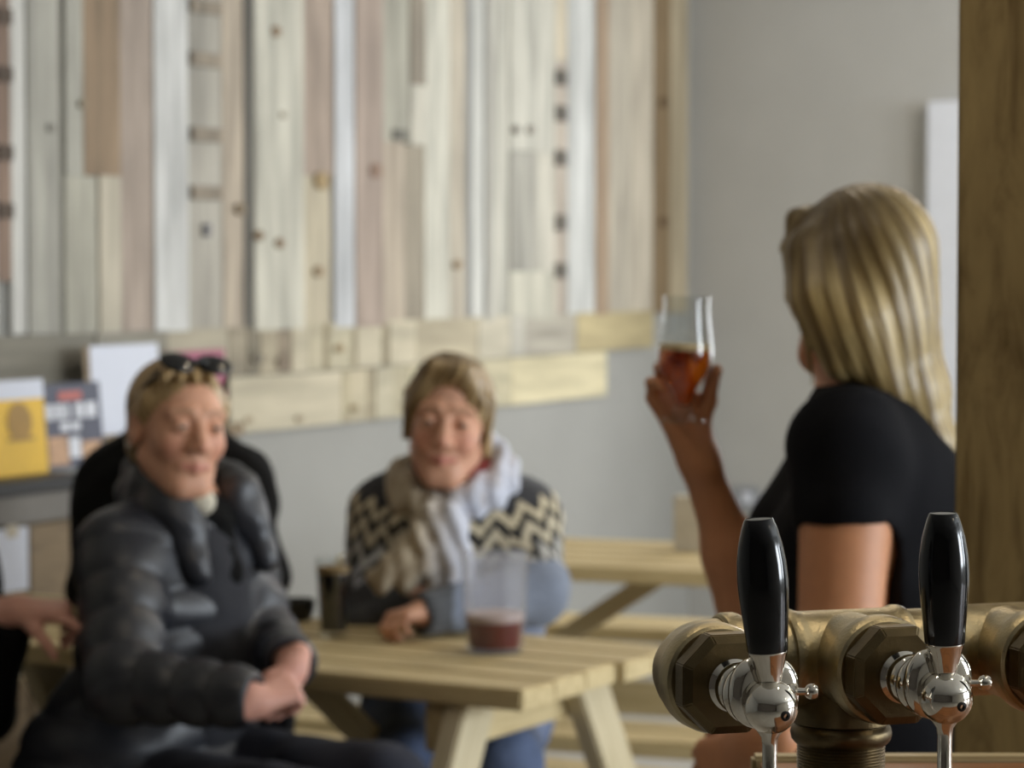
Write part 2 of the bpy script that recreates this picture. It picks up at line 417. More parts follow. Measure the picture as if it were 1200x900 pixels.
def hand_ops(S, wr, d, n, right, curls, s=1.0, thumb=(.55, .35), spread=.06):
    d = Vector(d).normalized(); n = Vector(n); n = (n - d * n.dot(d)).normalized(); t = (d.cross(n) if right else n.cross(d)).normalized()
    W = Vector(wr); L = lambda a, b, c: W + (t * a + d * b + n * c) * s
    kn = [(.027, .084), (.009, .088), (-.010, .084), (-.027, .076)]; ln = [.068, .076, .070, .055]
    S.u(cone(L(0, -.03, 0), L(0, .01, 0), .024 * s, .024 * s), .02)
    for i, (x, y) in enumerate(kn):
        S.u(cone(L(x * .45, .012, 0), L(x, y, 0), .0155 * s, .0118 * s), .014)
        c = curls[i]; p = L(x, y, 0); a = 0; sp = (1.5 - i) * spread; r0 = .0092 - .0006 * (i == 3)
        for j, fr in enumerate((.46, .30, .24)):
            a += c[j]; dd = (d * math.cos(a) + n * math.sin(a) + t * sp * math.cos(a)).normalized()
            e = p + dd * ln[i] * fr * s; r1 = r0 - .0008
            S.u(cone(p, e, r0 * s, r1 * s), .003 if j else .007); p = e; r0 = r1
    p0 = L(.012, .018, .006); p1 = L(.034, .045, .006 + .02 * thumb[1]); S.u(cone(p0, p1, .015 * s, .0125 * s), .014)
    dd = (t * thumb[0] + d * .8 + n * thumb[1]).normalized(); p2 = p1 + dd * .032 * s; S.u(cone(p1, p2, .0115 * s, .0100 * s), .006)
    dd = (t * thumb[0] * .3 + d * .8 + n * thumb[1] * 1.9).normalized(); p3 = p2 + dd * .026 * s; S.u(cone(p2, p3, .0100 * s, .0082 * s), .003)
def body_ops(S, J, g=1.0):
    R = [list(r) for r in J['T']]
    S.u(cone(J['HM'] @ Vector((0, .022, -.055)), J['neck'], .050, .056), .03)
    S.u(ell(J['chest'], (.150 * g, .105 * g, .165), R), .05); S.u(ell(J['belly'], (.125 * g, .100 * g, .14), R), .07)
    S.u(ell(J['pelvis'], (.160 * g, .115 * g, .12), R), .07)
    for q in 'LR':
        S.u(cone(J['neck'], J['sh' + q], .046, .050), .05)
        S.u(cone(J['sh' + q], J['el' + q], .048 * g, .037 * g), .03); S.u(cone(J['el' + q], J['wr' + q], .039 * g, .025), .02)
        S.u(cone(J['hip' + q], J['kn' + q], .080 * g, .052), .04); S.u(cone(J['kn' + q], J['an' + q], .052, .034), .03)
        S.u(cone(J['an' + q] - Vector((0, 0, .02)), J['to' + q], .026, .018), .03)
def bounds(pts, pad=.3):
    a = np.array([tuple(p) for p in pts]); return a.min(0) - pad, a.max(0) + pad
def joints(J): return [v for k, v in J.items() if isinstance(v, Vector)]
def legs(J, m, shoe_m, parent, g=1.0, name='trousers', fold=.004):
    S = Shape(); R = [list(r) for r in J['T']]
    S.u(ell(J['pelvis'], (.175 * g, .13 * g, .13), R), .05)
    for q in 'LR':
        S.u(cone(J['hip' + q], J['kn' + q], .092 * g, .066), .05); S.u(cone(J['kn' + q], J['an' + q] + Vector((0, 0, .03)), .066, .052), .03)
    S.d(lambda Q: fold * wob(Q, 5.0, 1.0))
    lo, hi = bounds([J[a + b] for a in ('hip', 'kn', 'an') for b in 'LR'] + [J['pelvis']], .2)
    sdf_obj(name, S, lo, hi, .007, m, parent)
    for q in 'LR':
        S = Shape(); a = J['an' + q]; t = J['to' + q]; S.u(cone(a + Vector((0, 0, .0)), a + Vector((0, 0, -.04)), .046, .046), .01)
        d = (t - a); d.z = 0; d.normalize(); S.u(cone(a - d * .03 + Vector((0, 0, -.035)), t + d * .03, .044, .037), .03)
        zf = J['floor']; S.i(lambda Q, zf=zf: zf - Q[..., 2], .003)
        lo, hi = bounds([a, t], .1); sdf_obj('shoe', S, lo, hi, .005, shoe_m, parent)
def torso_joints(c_neck, T, shw=.165, drop=.045, spine=.44):
    """chest, belly and pelvis from the neck base down the spine"""
    J = {'T': T, 'neck': c_neck}; z = T @ Vector((0, 0, 1)); x = T @ Vector((1, 0, 0)); y = T @ Vector((0, 1, 0))
    J['shL'] = c_neck + x * shw - z * drop; J['shR'] = c_neck - x * shw - z * drop
    J['chest'] = c_neck - z * .17 - y * .012; J['belly'] = c_neck - z * .31 - y * .01; J['pelvis'] = c_neck - z * spine
    return J

# ================================================================== THE ROOM
Ln = Vector((.884, -.468, 0)).normalized(); Lu = Vector((.468, .884, 0)).normalized()      # room axes: across, along the boarded wall
RM = Matrix((Ln, Lu, Vector((0, 0, 1)))).transposed().to_4x4(); RMI = RM.inverted()
W0 = Vector((-1.0875, 5.8, 0)) * 1.105; WX = W0.dot(Ln)
cr = hit(806, 300, W0, Ln); LYB = cr.dot(Lu) + .01
X1, Y0, ZC = 4.3, -3.2, 2.95
def room(name, lo, hi, m, bev=0.0): return tag(box(name, lo, hi, m, None, RM, bev), kind='structure')
room('floor', (WX - .2, Y0 - .2, -.1), (X1 + .2, LYB + .2, 0), M['floor'])
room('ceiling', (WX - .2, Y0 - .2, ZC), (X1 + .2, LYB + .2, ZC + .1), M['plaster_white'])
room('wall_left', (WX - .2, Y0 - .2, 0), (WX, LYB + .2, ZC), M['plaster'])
def backpt(px, py): return hit(px, py, Lu * LYB, Lu)
BWX = (RMI @ backpt(1137, 300)).x; BW = (BWX, BWX + 1.3, .95, 2.35)
bm = bmesh.new()
box_bm(bm, (WX, LYB, 0), (BW[0], LYB + .2, ZC)); box_bm(bm, (BW[1], LYB, 0), (X1, LYB + .2, ZC)); box_bm(bm, (BW[0], LYB, 0), (BW[1], LYB + .2, BW[2])); box_bm(bm, (BW[0], LYB, BW[3]), (BW[1], LYB + .2, ZC))
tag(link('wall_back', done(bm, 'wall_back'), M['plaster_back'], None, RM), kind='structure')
bm = bmesh.new(); y0_, y1_ = LYB + .1, LYB + .16
for lo, hi in (((BW[0], y0_, BW[2]), (BW[0] + .06, y1_, BW[3])), ((BW[1] - .06, y0_, BW[2]), (BW[1], y1_, BW[3])), ((BW[0], y0_, BW[2]), (BW[1], y1_, BW[2] + .06)), ((BW[0], y0_, BW[3] - .06), (BW[1], y1_, BW[3])), (((BW[0] + BW[1]) / 2 - .03, y0_, BW[2]), ((BW[0] + BW[1]) / 2 + .03, y1_, BW[3]))): box_bm(bm, lo, hi)
wn = tag(link('window_4', done(bm, 'window'), M['white_trim'], None, RM), kind='structure')
box('pane', (BW[0] + .05, LYB + .125, BW[2] + .05), (BW[1] - .05, LYB + .131, BW[3] - .05), M['glass'], wn, RM, 0)
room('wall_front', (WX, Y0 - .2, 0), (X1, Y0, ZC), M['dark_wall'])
# right wall with four window openings
WIN = [(3.0, 4.6), (5.3, 6.9), (7.5, LYB - .3)]; zs, zt = .95, 2.55
bm = bmesh.new(); e = [Y0] + [v for w in WIN for v in w] + [LYB]
for a, b in zip(e[::2], e[1::2]): box_bm(bm, (X1, a, 0), (X1 + .2, b, ZC))
for a, b in WIN:
    box_bm(bm, (X1, a, 0), (X1 + .2, b, zs)); box_bm(bm, (X1, a, zt), (X1 + .2, b, ZC))
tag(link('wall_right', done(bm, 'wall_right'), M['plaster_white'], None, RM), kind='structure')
for i, (a, b) in enumerate(WIN):
    bm = bmesh.new()
    for lo, hi in (((X1 + .1, a, zs), (X1 + .16, a + .06, zt)), ((X1 + .1, b - .06, zs), (X1 + .16, b, zt)), ((X1 + .1, a, zs), (X1 + .16, b, zs + .06)),
                   ((X1 + .1, a, zt - .06), (X1 + .16, b, zt)), ((X1 + .1, (a + b) / 2 - .03, zs), (X1 + .16, (a + b) / 2 + .03, zt))): box_bm(bm, lo, hi)
    wn = tag(link('window_%d' % (i + 1), done(bm, 'window'), M['white_trim'], None, RM), kind='structure')
    box('pane', (X1 + .125, a + .05, zs + .05), (X1 + .131, b - .05, zt - .05), M['glass'], wn, RM, 0)

# reclaimed board cladding, upright boards: (px0, px1, py_top, py_bottom, colour) read off the wall
def wallcoord(px, py):
    p = hit(px, py, W0 + Ln * .02, Ln); return p.dot(Lu), p.z
def soft(c):
    m = sum(c) / 3; return tuple((m + (v - m) * .84) * .89 for v in c)
def col_of(c, a=.3): return tuple(lin(c)[:3]) + (a,)
def cladding(name, boards, m):
    bm = bmesh.new(); lay = []
    for y0, y1, z0, z1, th, c in boards:
        n = len(bm.verts)
        if isinstance(th, str):       # a round knot
            th = .0292; ym, zm, ra, rb2 = (y0 + y1) / 2, (z0 + z1) / 2, (y1 - y0) / 2, (z1 - z0) / 2
            rr = [[bm.verts.new((x, ym + ra * math.cos(2 * PI * k / 14), zm + rb2 * math.sin(2 * PI * k / 14))) for k in range(14)] for x in (WX, WX + th)]
            for k in range(14): bm.faces.new((rr[0][k], rr[0][(k + 1) % 14], rr[1][(k + 1) % 14], rr[1][k]))
            bm.faces.new(rr[0]); bm.faces.new(rr[1])
        else: box_bm(bm, (WX, y0, z0), (WX + th, y1, z1), .0015)
        bm.verts.ensure_lookup_table(); lay.append((c, random.random()))
        for v in bm.verts:
            if v.index == -1 or v.index >= 0: pass
        bm.verts.index_update(); lay[-1] += (n,)
    bmesh.ops.recalc_face_normals(bm, faces=bm.faces)
    me = bpy.data.meshes.new(name); bm.to_mesh(me); bm.free()
    # colour by nearest board (each vertex lies inside the box that made it)
    a = me.color_attributes.new('Col', 'FLOAT_COLOR', 'POINT'); co = np.zeros(len(me.vertices) * 3, np.float32); me.vertices.foreach_get('co', co); co = co.reshape(-1, 3)
    out = np.tile(np.array([.4, .35, .3, .5]), (len(co), 1)); 
    for (y0, y1, z0, z1, th, c), (cc, sd, n) in zip(boards, lay):
        if isinstance(th, str): th = .0292
        mk = (co[:, 1] >= y0 - 1e-4) & (co[:, 1] <= y1 + 1e-4) & (co[:, 2] >= z0 - 1e-4) & (co[:, 2] <= z1 + 1e-4) & (co[:, 0] <= WX + th + 1e-4) & ((co[:, 0] > WX + th - .0025) | (co[:, 0] < WX + .003))
        out[mk] = (*lin(soft(c))[:3], sd)
    a.data.foreach_set('color', out.astype(np.float32).ravel())
    return tag(link(name, me, m, None, RM), kind='structure')
G = 1.0
UPB = [
 (-6, 14, -400, 330, (150, 122, 102)), (14, 32, -400, 392, (214, 212, 204)), (32, 70, -400, 392, (176, 173, 160)), (70, 77, -400, 392, (104, 100, 86)),
 (77, 98, -400, 206, (190, 187, 172)), (98, 142, -400, 206, (156, 130, 100)), (77, 116, 206, 391, (182, 178, 160)), (116, 142, 206, 391, (192, 182, 160)),
 (142, 181, -400, 390, (176, 158, 142)), (181, 221, -400, 389, (216, 216, 212)), (221, 262, -400, 388, (176, 170, 156)), (262, 287, -400, 388, (186, 170, 148)),
 (287, 297, -400, 388, (112, 108, 98)), (297, 355, -400, 386, (204, 200, 182)), (355, 392, -400, 206, (170, 150, 132)), (355, 388, 206, 385, (196, 183, 154)),
 (392, 415, -400, 384, (204, 206, 208)), (415, 448, -400, 383, (172, 152, 136)), (448, 480, -400, 166, (172, 168, 150)), (448, 474, 166, 381, (190, 173, 150)),
 (480, 498, -400, 100, (156, 144, 124)), (474, 498, 170, 381, (164, 152, 130)), (480, 498, 100, 170, (200, 194, 176)), (498, 528, -400, 379, (208, 204, 186)), (528, 547, -400, 378, (192, 180, 158)),
 (547, 553, -400, 377, (146, 146, 142)), (553, 568, -400, 377, (206, 205, 196)), (568, 577, -400, 376, (176, 172, 160)), (577, 597, -400, 376, (196, 192, 176)),
 (597, 650, -400, 178, (198, 194, 178)), (597, 627, 178, 318, (172, 168, 154)), (627, 650, 178, 318, (200, 194, 176)), (597, 650, 318, 374, (204, 199, 178)),
 (650, 666, -400, 70, (202, 188, 160)), (650, 666, 70, 372, (184, 170, 152)), (666, 698, -400, 371, (204, 204, 198)), (698, 713, -400, 369, (164, 138, 110)),
 (713, 740, -400, 368, (184, 174, 154)), (740, 766, -400, 367, (196, 184, 162)), (766, 785, -400, 366, (136, 112, 78)), (785, 806, -400, 366, (182, 166, 134))]
bl = []
for px0, px1, py0, py1, c in UPB:
    y0 = wallcoord(px0, 200)[0]; y1 = wallcoord(px1, 200)[0]; z0 = wallcoord((px0 + px1) / 2, py1)[1]
    z1 = ZC - .01 if py0 < 0 else wallcoord((px0 + px1) / 2, py0)[1]
    bl.append((y0 + .001, y1 - .001, z0, z1, random.uniform(.016, .026), c))
yl = wallcoord(-6, 200)[0]; cols = [(176, 170, 156), (204, 200, 182), (176, 158, 142), (190, 180, 158), (160, 140, 118), (206, 205, 198)]
zb = wallcoord(14, 392)[1]
while yl > 1.5:
    w = random.uniform(.06, .13); bl.append((yl - w + .001, yl - .001, zb, ZC - .01, random.uniform(.016, .026), random.choice(cols))); yl -= w
def marks(px, pys, h, w, c):     # short darker blocks let into a board
    for py in pys:
        y0 = wallcoord(px - w / 2, 200)[0]; y1 = wallcoord(px + w / 2, 200)[0]; z0 = wallcoord(px, py + h)[1]; z1 = wallcoord(px, py)[1]
        bl.append((y0, y1, z0, z1, .0285 + random.random() * .001, c))
marks(4, (10, 78, 170, 238), 18, 18, (96, 78, 62)); marks(241, (0, 62, 150, 218), 16, 36, (152, 138, 118)); marks(241, (262, 270), 7, 7, (130, 128, 130))
marks(657, (82, 124, 176, 252, 308), 18, 12, (112, 104, 92)); marks(467, (152,), 12, 16, (108, 104, 92))
def knots(lst):
    for px, py, r, c in lst:
        y0 = wallcoord(px - r, 200)[0]; y1 = wallcoord(px + r, 200)[0]; z0 = wallcoord(px, py + r * 1.3)[1]; z1 = wallcoord(px, py - r * 1.3)[1]
        bl.append((y0, y1, z0, z1, 'knot', c))
K1 = (142, 116, 84)
knots([(322, 37, 5, K1), (301, 276, 5, K1), (325, 285, 5, K1), (330, 135, 3, (170, 158, 134)), (376, 212, 8, (176, 148, 100)), (280, 245, 5, (160, 138, 106)), (535, 310, 4, (170, 146, 112)),
       (603, 152, 4, (132, 124, 110)), (620, 152, 4, (138, 130, 116)), (438, 200, 7, (148, 116, 94)), (372, 318, 5, (176, 152, 116)), (95, 122, 4, (150, 136, 110)), (58, 150, 4, (150, 146, 134)), (777, 120, 5, (108, 84, 54)), (778, 260, 5, (112, 86, 56))])
tag(cladding('trim_1', bl, M['clad_v']), label='reclaimed pallet boards standing upright across the left wall')
ROW = []
r1 = [(-20, 112, 400, 447, (138, 132, 116)), (112, 196, 398, 446, (150, 144, 128)), (196, 268, 395, 444, (176, 166, 142)), (268, 290, 392, 441, (158, 146, 122)), (290, 304, 390, 440, (138, 128, 106)), (304, 325, 389, 439, (186, 172, 142)), (325, 342, 389, 439, (150, 134, 110)),
      (342, 362, 388, 438, (206, 194, 164)), (362, 380, 387, 437, (198, 186, 154)), (380, 385, 386, 437, (168, 152, 116)), (385, 412, 386, 436, (204, 193, 160)), (412, 418, 385, 435, (170, 156, 122)), (418, 448, 385, 434, (206, 194, 164)),
      (448, 455, 384, 432, (166, 152, 120)), (455, 488, 383, 431, (204, 192, 162)), (488, 560, 381, 429, (194, 180, 148)), (560, 598, 378, 426, (204, 194, 168)), (598, 614, 376, 424, (196, 190, 174)), (614, 676, 375, 422, (174, 166, 148)), (676, 766, 371, 416, (190, 172, 124))]
r2 = [(268, 400, 442, 503, (206, 194, 164)), (400, 410, 438, 499, (190, 176, 140)), (410, 432, 437, 497, (204, 190, 156)), (432, 440, 436, 496, (176, 162, 130)), (440, 462, 435, 494, (204, 193, 162)), (462, 480, 434, 492, (196, 184, 150)), (480, 600, 430, 486, (208, 196, 158)), (600, 712, 424, 472, (222, 208, 164))]
def yz(px, py): return wallcoord(px, py)
zA0 = [yz(a[0], a[3]) for a in r1]
bl = []
zr1a, zr1b = zb - .004, yz(290, 440)[1]
for r, lo_, hi_ in ((r1, zr1b, zr1a), (r2, yz(290, 507)[1], zr1b - .004)):
    for px0, px1, a, b, c in r:
        bl.append((yz(px0, a)[0] + .001, yz(px1, a)[0] - .001, lo_, hi_, random.uniform(.017, .023), c))
for px, py, r_, c in ((290, 492, 4, (170, 150, 120)), (349, 491, 4, (168, 150, 120)), (396, 408, 5, (170, 146, 104)), (413, 478, 4, (176, 156, 112)), (300, 420, 6, (120, 110, 92)), (330, 424, 8, (136, 118, 96))):
    y0 = yz(px - r_, py)[0]; y1 = yz(px + r_, py)[0]; z1 = yz(px, py - r_)[1]; z0 = yz(px, py + r_)[1]; bl.append((y0, y1, z0, z1, 'knot', c))
tag(cladding('trim_2', bl, M['clad_h']), label='two short rows of pale boards under the upright boards')

# timber post on the right
pp = P(1119, 450, 2.78)
post = box('timber_post', (0, 0, 0), (.21, .21, ZC), M['post'], None, RM.copy(), .004); post.location = (pp.x, pp.y, 0)
tag(post, 'rough brown timber post standing floor to ceiling on the right', 'post', kind='thing')
# narrow pale painted boxing on the back wall behind the blonde woman
def backpt(px, py): return hit(px, py, Lu * LYB, Lu)
a = RMI @ backpt(1093, 300); b = RMI @ backpt(1135, 300); z1 = backpt(1100, 120).z
room('trim_3', (a.x, LYB - .07, 0), (BWX, LYB - .0005, z1), M['white_trim'], .004)

# wall switch
s_ = backpt(877, 583); sl = RMI @ s_
sw = box('wall_switch', (sl.x - .045, LYB - .012, s_.z - .04), (sl.x + .045, LYB - .0005, s_.z + .04), M['switch'], None, RM, .003)
tag(sw, 'small grey switch plate on the back wall above the raised forearm', 'switch')
box('rocker', (sl.x - .02, LYB - .017, s_.z - .02), (sl.x + .02, LYB - .011, s_.z + .02), M['white_trim'], sw, RM, .002)

# ------------------------------------------------------------------ picnic tables
def picnic(name, label, corner, ang, L, W, lean=.42, zt=.75, bench=(.30, .25), benchz=.43, stretch=False, brace_x=.62, th=.036, nearleg=True, bench_far_z=None):
    """corner = near right corner of the top, ang = direction of its length"""
    ex = Vector((math.cos(ang), math.sin(ang), 0)); ey = Vector((-math.sin(ang), math.cos(ang), 0))
    c = Vector((corner[0], corner[1], 0)) - ex * L / 2 + ey * W / 2
    t = empty(name, c, ang); tag(t, label, 'table', kind='thing')
    mw = world(t); n = 5; g = .008; w = (W - g * (n - 1)) / n
    bm = bmesh.new()
    for i in range(n):
        y = -W / 2 + i * (w + g); box_bm(bm, (-L / 2 + .004 * (i % 2), y, zt - th), (L / 2 - .006 * ((i * 7) % 3), y + w, zt), .004)
    link('table_top', done(bm, 'top'), M['pine'], t, mw)
    by = W / 2 + bench[0]; bf = bench_far_z or benchz
    for s, bz in ((-1, benchz), (1, bf)):
        bm = bmesh.new()
        for k in range(2): box_bm(bm, (-L / 2, s * by - .125 + k * .127, bz - th), (L / 2, s * by - .125 + k * .127 + .12, bz), .004)
        link('bench', done(bm, 'bench'), M['pine'], t, mw)
    for s in (-1, 1):
        x = s * (L / 2 - .14)
        for q in (-1, 1):
            z1 = zt - th - .002; beam('leg', (x, q * (W / 2 - (.14 if q > 0 else .07)), z1), (x, q * (W / 2 + lean - .12), .0), .095, .042, M['pine_end'], t, side=(1, 0, 0))
        beam('top_bearer', (x - s * .045, -W / 2 + .02, zt - th - .045), (x - s * .045, W / 2 - .02, zt - th - .045), .085, .04, M['pine'], t, side=(1, 0, 0))
        bz = min(benchz, bf)
        beam('bench_bearer', (x - s * .045, -by - .11, bz - th - .047), (x - s * .045, by + .11, bz - th - .047), .09, .042, M['pine'], t, side=(1, 0, 0))
        if bf > bz: 
            box('bench_riser', (x - s * .045 - .03, by - .1, bz - th - .002), (x - s * .045 + .03, by + .1, bf - th), M['pine'], t, mw, .003)
        if not (stretch and s > 0): beam('brace', (x - s * .068 - s * (brace_x - .14), 0, zt - th - .01), (x - s * .07, 0, .36), .048, .04, M['pine_end'], t, side=(0, 1, 0))
    if stretch: beam('stretcher', (-L / 2 + .12, 0, .40), (L / 2 - .12, 0, .40), .08, .045, M['pine'], t, side=(0, 1, 0))
    return t
A0 = -math.radians(30.5)
front_c = P(612, 814, 4.50)
front_table = picnic('picnic_table', 'pale timber picnic table where the two seated women sit, with beer glasses on it', (front_c.x, front_c.y), A0, 1.60, .59, brace_x=.60)
ba = -math.radians(20)
bc = P(880, 676, 6.18)
back_table = picnic('picnic_table', 'empty timber picnic table behind the woman in the patterned sweater', (bc.x + .18, bc.y - .07), ba, 1.22, .60, stretch=True, bench_far_z=.50, brace_x=.66)
def on_table(px, py, z=.75):
    r = ray(px, py); return CAMP + r * ((z - H) / r.z)

# beige card box on the back table
c = on_table(814, 645)
o = box('card_box', (-.045, -.035, 0), (.05, .035, .132), M['card'], None, Matrix.Translation(c) @ Matrix.Rotation(-.3, 4, 'Z'), .003)
tag(o, 'upright beige card box standing on the far picnic table', 'box')
box('lid', (-.046, -.036, .118), (.051, .036, .134), M['card'], o, world(o), .002)

# ------------------------------------------------------------------ leaflets and low cupboard by the boarded wall
def wl(px, py, off): # point on a plane parallel to the boarded wall, off metres in front
    return RMI @ hit(px, py, W0 + Ln * off, Ln)
a = wl(-40, 560, .30); b = wl(101, 556, .30); zt_ = wl(50, 560, .30).z
cab = empty('leaflet_cupboard', RM @ Vector((WX + .15, (a.y + b.y) / 2, 0)), math.atan2(Ln.y, Ln.x)); tag(cab, 'low brown and grey cupboard with black top under the leaflets', 'cupboard', kind='thing')
y0, y1 = a.y, b.y; hz = wl(50, 611, .30).z
box('cupboard_top', (WX + .024, y0, zt_ - .03), (WX + .31, y1, zt_), M['shelf_black'], cab, RM)
box('drawer_front', (WX + .284, y0 + .02, hz), (WX + .302, y1 - .02, zt_ - .034), M['cab_grey'], cab, RM)
box('carcass', (WX + .03, y0 + .01, .0), (WX + .282, y1 - .01, zt_ - .031), M['cab_brown'], cab, RM)
mid = (y0 + y1) / 2
for i, (p, q) in enumerate(((y0 + .02, mid - .003), (mid + .003, y1 - .02))):
    d = box('door', (WX + .284, p, .06), (WX + .302, q, hz - .006), M['cab_brown'], cab, RM)
    kx = q - .05 if i == 0 else p + .05
    lathe('knob', [(0, 0), (.008, 0), (.006, .012), (.013, .018), (.013, .024), (0, .028)], M['chrome'], d, frame(RM @ Vector((WX + .302, kx, .55)), Ln), 16)
def leaning(name, label, cat, pxs, pys, off, m, zb_, th=.006, group=None, tilt=.09):
    """a sheet or booklet leaning back on the wall; pxs = left/right px, pys = top/bottom px"""
    l0 = wl(pxs[0], pys[1], off).y; l1 = wl(pxs[1], pys[1], off).y; zt2 = wl((pxs[0] + pxs[1]) / 2, pys[0], off).z
    h = zt2 - zb_; mw = RM @ Matrix.Translation((WX + off, (l0 + l1) / 2, zb_)) @ Matrix.Rotation(-tilt, 4, 'Y'); w = (l1 - l0)
    o = box(name, (-th, -w / 2, 0), (0, w / 2, h / math.cos(tilt)), m, None, mw, .001); tag(o, label, cat, group)
    return o, mw, w, h / math.cos(tilt)
def patch(o, mw, w, h, name, u0, u1, v0, v1, m, th=.0012): return box(name, (.0002, -w / 2 + w * u0, h * v0), (.0002 + th, -w / 2 + w * u1, h * v1), m, o, mw, 0)
zc_ = zt_ + .0005
o, mw, w, h = leaning('booklet', 'yellow booklet leaning on the wall at the far left', 'booklet', (-8, 58), (446, 562), .22, M['yellow'], zc_, .012)
patch(o, mw, w, h, 'cover_band', .0, 1, .80, 1, M['paper']); 
em = lathe('emblem', [(0, 0), (w * .22, 0), (w * .22, .001), (0, .001)], M['yellow_print'], o, mw @ frame((.0006, w * .03, h * .56), (1, 0, 0)), 28)
patch(o, mw, w, h, 'title_line', .30, .78, .36, .40, M['yellow_print'])
o, mw, w, h = leaning('booklet', 'dark booklet with white lettering leaning between yellow booklet and white page', 'booklet', (53, 124), (449, 560), .19, M['cover_navy'], zc_, .012)
for i, (u0, u1, v0, v1, m) in enumerate(((.30, .68, .80, .90, 'cover_red'), (.08, .20, .58, .76, 'cover_white'), (.24, .36, .58, .76, 'cover_white'), (.40, .46, .58, .76, 'cover_white'), (.56, .70, .58, .76, 'cover_white'), (.74, .90, .58, .76, 'cover_white'),
        (.30, .44, .44, .54, 'cover_white'), (.48, .62, .44, .54, 'cover_white'), (.08, .40, .05, .38, 'cover_tan'), (.62, .94, .05, .30, 'cover_tan'), (.42, .60, .12, .36, 'cover_white'))):
    patch(o, mw, w, h, 'lettering' if m == 'cover_white' else 'cover_print', u0, u1, v0, v1, M[m])
zsh = wl(170, 510, .10).z + .001
o, mw, w, h = leaning('notice_sheet', 'large white page standing against the wall behind the woman in the quilted jacket', 'paper', (110, 190), (404, 520), .10, M['paper'], zsh, .004, tilt=.05)
patch(o, mw, w, h, 'board_edge', -.09, -.01, .0, 1.0, M['cab_brown'])
o, mw, w, h = leaning('menu_board', 'magenta board on the wall behind the sunglasses', 'board', (196, 265), (411, 484), .035, M['magenta'], wl(230, 486, .035).z, .01, tilt=.02)
patch(o, mw, w, h, 'white_label', .62, .99, .02, .12, M['paper'])
# rail that the page and the board stand on
ra, rb_ = wl(104, 500, .1), wl(272, 500, .1)
o = box('display_ledge', (WX + .027, ra.y, zsh - .022), (WX + .13, rb_.y, zsh - .001), M['cab_brown'], None, RM); tag(o, 'narrow wooden ledge on the wall under the white page', 'ledge')
box('lip', (WX + .13, ra.y, zsh - .022), (WX + .138, rb_.y, zsh + .012), M['cab_brown'], o, RM)
# paper taped on the cupboard
pa, pb = wl(-6, 622, .303), wl(33, 690, .303)
o = box('price_sheet', (WX + .3025, pa.y, pb.z), (WX + .3045, pb.y, pa.z), M['paper'], None, RM, 0); tag(o, 'white sheet fixed to the brown cupboard door at far left', 'paper')
box('tape', (WX + .3045, (pa.y + pb.y) / 2 - .02, pa.z - .02), (WX + .305, (pa.y + pb.y) / 2 + .02, pa.z + .008), M['card'], o, RM, 0)

# ------------------------------------------------------------------ things on the front table
def glass_shell(prof_out, t): # closed profile, outside up then inside down
    return prof_out + [(max(r - t, 0), z) for r, z in reversed(prof_out[1:])][:-1] + [(0, prof_out[1][1] + t * 1.6)]
c = on_table(580, 764)
j = empty('beer_jug', c); tag(j, 'large clear glass beaker a third full of red beer', 'glass')
j.location.z = .7502
pj = [(0, 0), (.047, 0), (.050, .004), (.0545, .05), (.0585, .10), (.0605, .182)]
lathe('vessel', pj + [(.0575, .182), (.0555, .10), (.0515, .05), (.0478, .010), (0, .010)], M['haze'], j, world(j), 48, caps=False)
lathe('beer', [(0, .0104), (.0470, .0104), (.0508, .05), (.0518, .058), (0, .058)], M['redbeer'], j, world(j), 48, caps=False)
lathe('froth', [(0, .0582), (.0514, .0582), (.0522, .070), (.048, .073), (0, .072)], M['pinkfoam'], j, world(j), 48, caps=False)
c = on_table(391, 746); g = empty('stout_glass', c); tag(g, 'slim pint glass full of black stout on the picnic table', 'glass'); g.location.z = .7502
lathe('vessel', [(0, 0), (.026, 0), (.0275, .004), (.0275, .03), (.031, .10), (.0335, .135), (.032, .152), (.0300, .152), (.0315, .135), (.029, .10), (.0255, .03), (.0245, .012), (0, .012)], M['glass'], g, world(g), 40, caps=False)
lathe('stout', [(0, .0124), (.0240, .0124), (.0250, .03), (.0284, .10), (.0303, .122), (0, .122)], M['stout'], g, world(g), 40, caps=False)
lathe('froth', [(0, .1222), (.0303, .1222), (.0308, .133), (0, .134)], M['stoutfoam'], g, world(g), 40, caps=False)
c = on_table(348, 727); o = lathe('black_bowl', [(0, 0), (.024, 0), (.030, .006), (.036, .024), (.037, .042), (.034, .042), (.032, .026), (.026, .012), (0, .010)], M['bowl'], None, frame((c.x, c.y, .7502), (0, 0, 1)), 40, caps=False)
tag(o, 'small black bowl on the table left of the stout glass', 'bowl')
c = on_table(470, 722); g = empty('tasting_glass', (c.x, c.y, .7502)); tag(g, 'short stubby clear glass beside the hand on the table', 'glass', 'small glasses on the front table')
lathe('vessel', [(0, 0), (.022, 0), (.025, .004), (.028, .062), (.0262, .062), (.0235, .010), (0, .010)], M['glass'], g, world(g), 32, caps=False)
lathe('dregs', [(0, .0104), (.0232, .0104), (.0238, .020), (0, .020)], M['redbeer'], g, world(g), 32, caps=False)
c = on_table(309, 741); g = empty('tasting_glass', (c.x, c.y, .7502)); tag(g, 'short clear glass half hidden by the quilted jacket', 'glass', 'small glasses on the front table')
lathe('vessel', [(0, 0), (.022, 0), (.025, .004), (.028, .062), (.0262, .062), (.0235, .010), (0, .010)], M['glass'], g, world(g), 32, caps=False)
lathe('dregs', [(0, .0104), (.0232, .0104), (.0238, .024), (0, .024)], M['redbeer'], g, world(g), 32, caps=False)

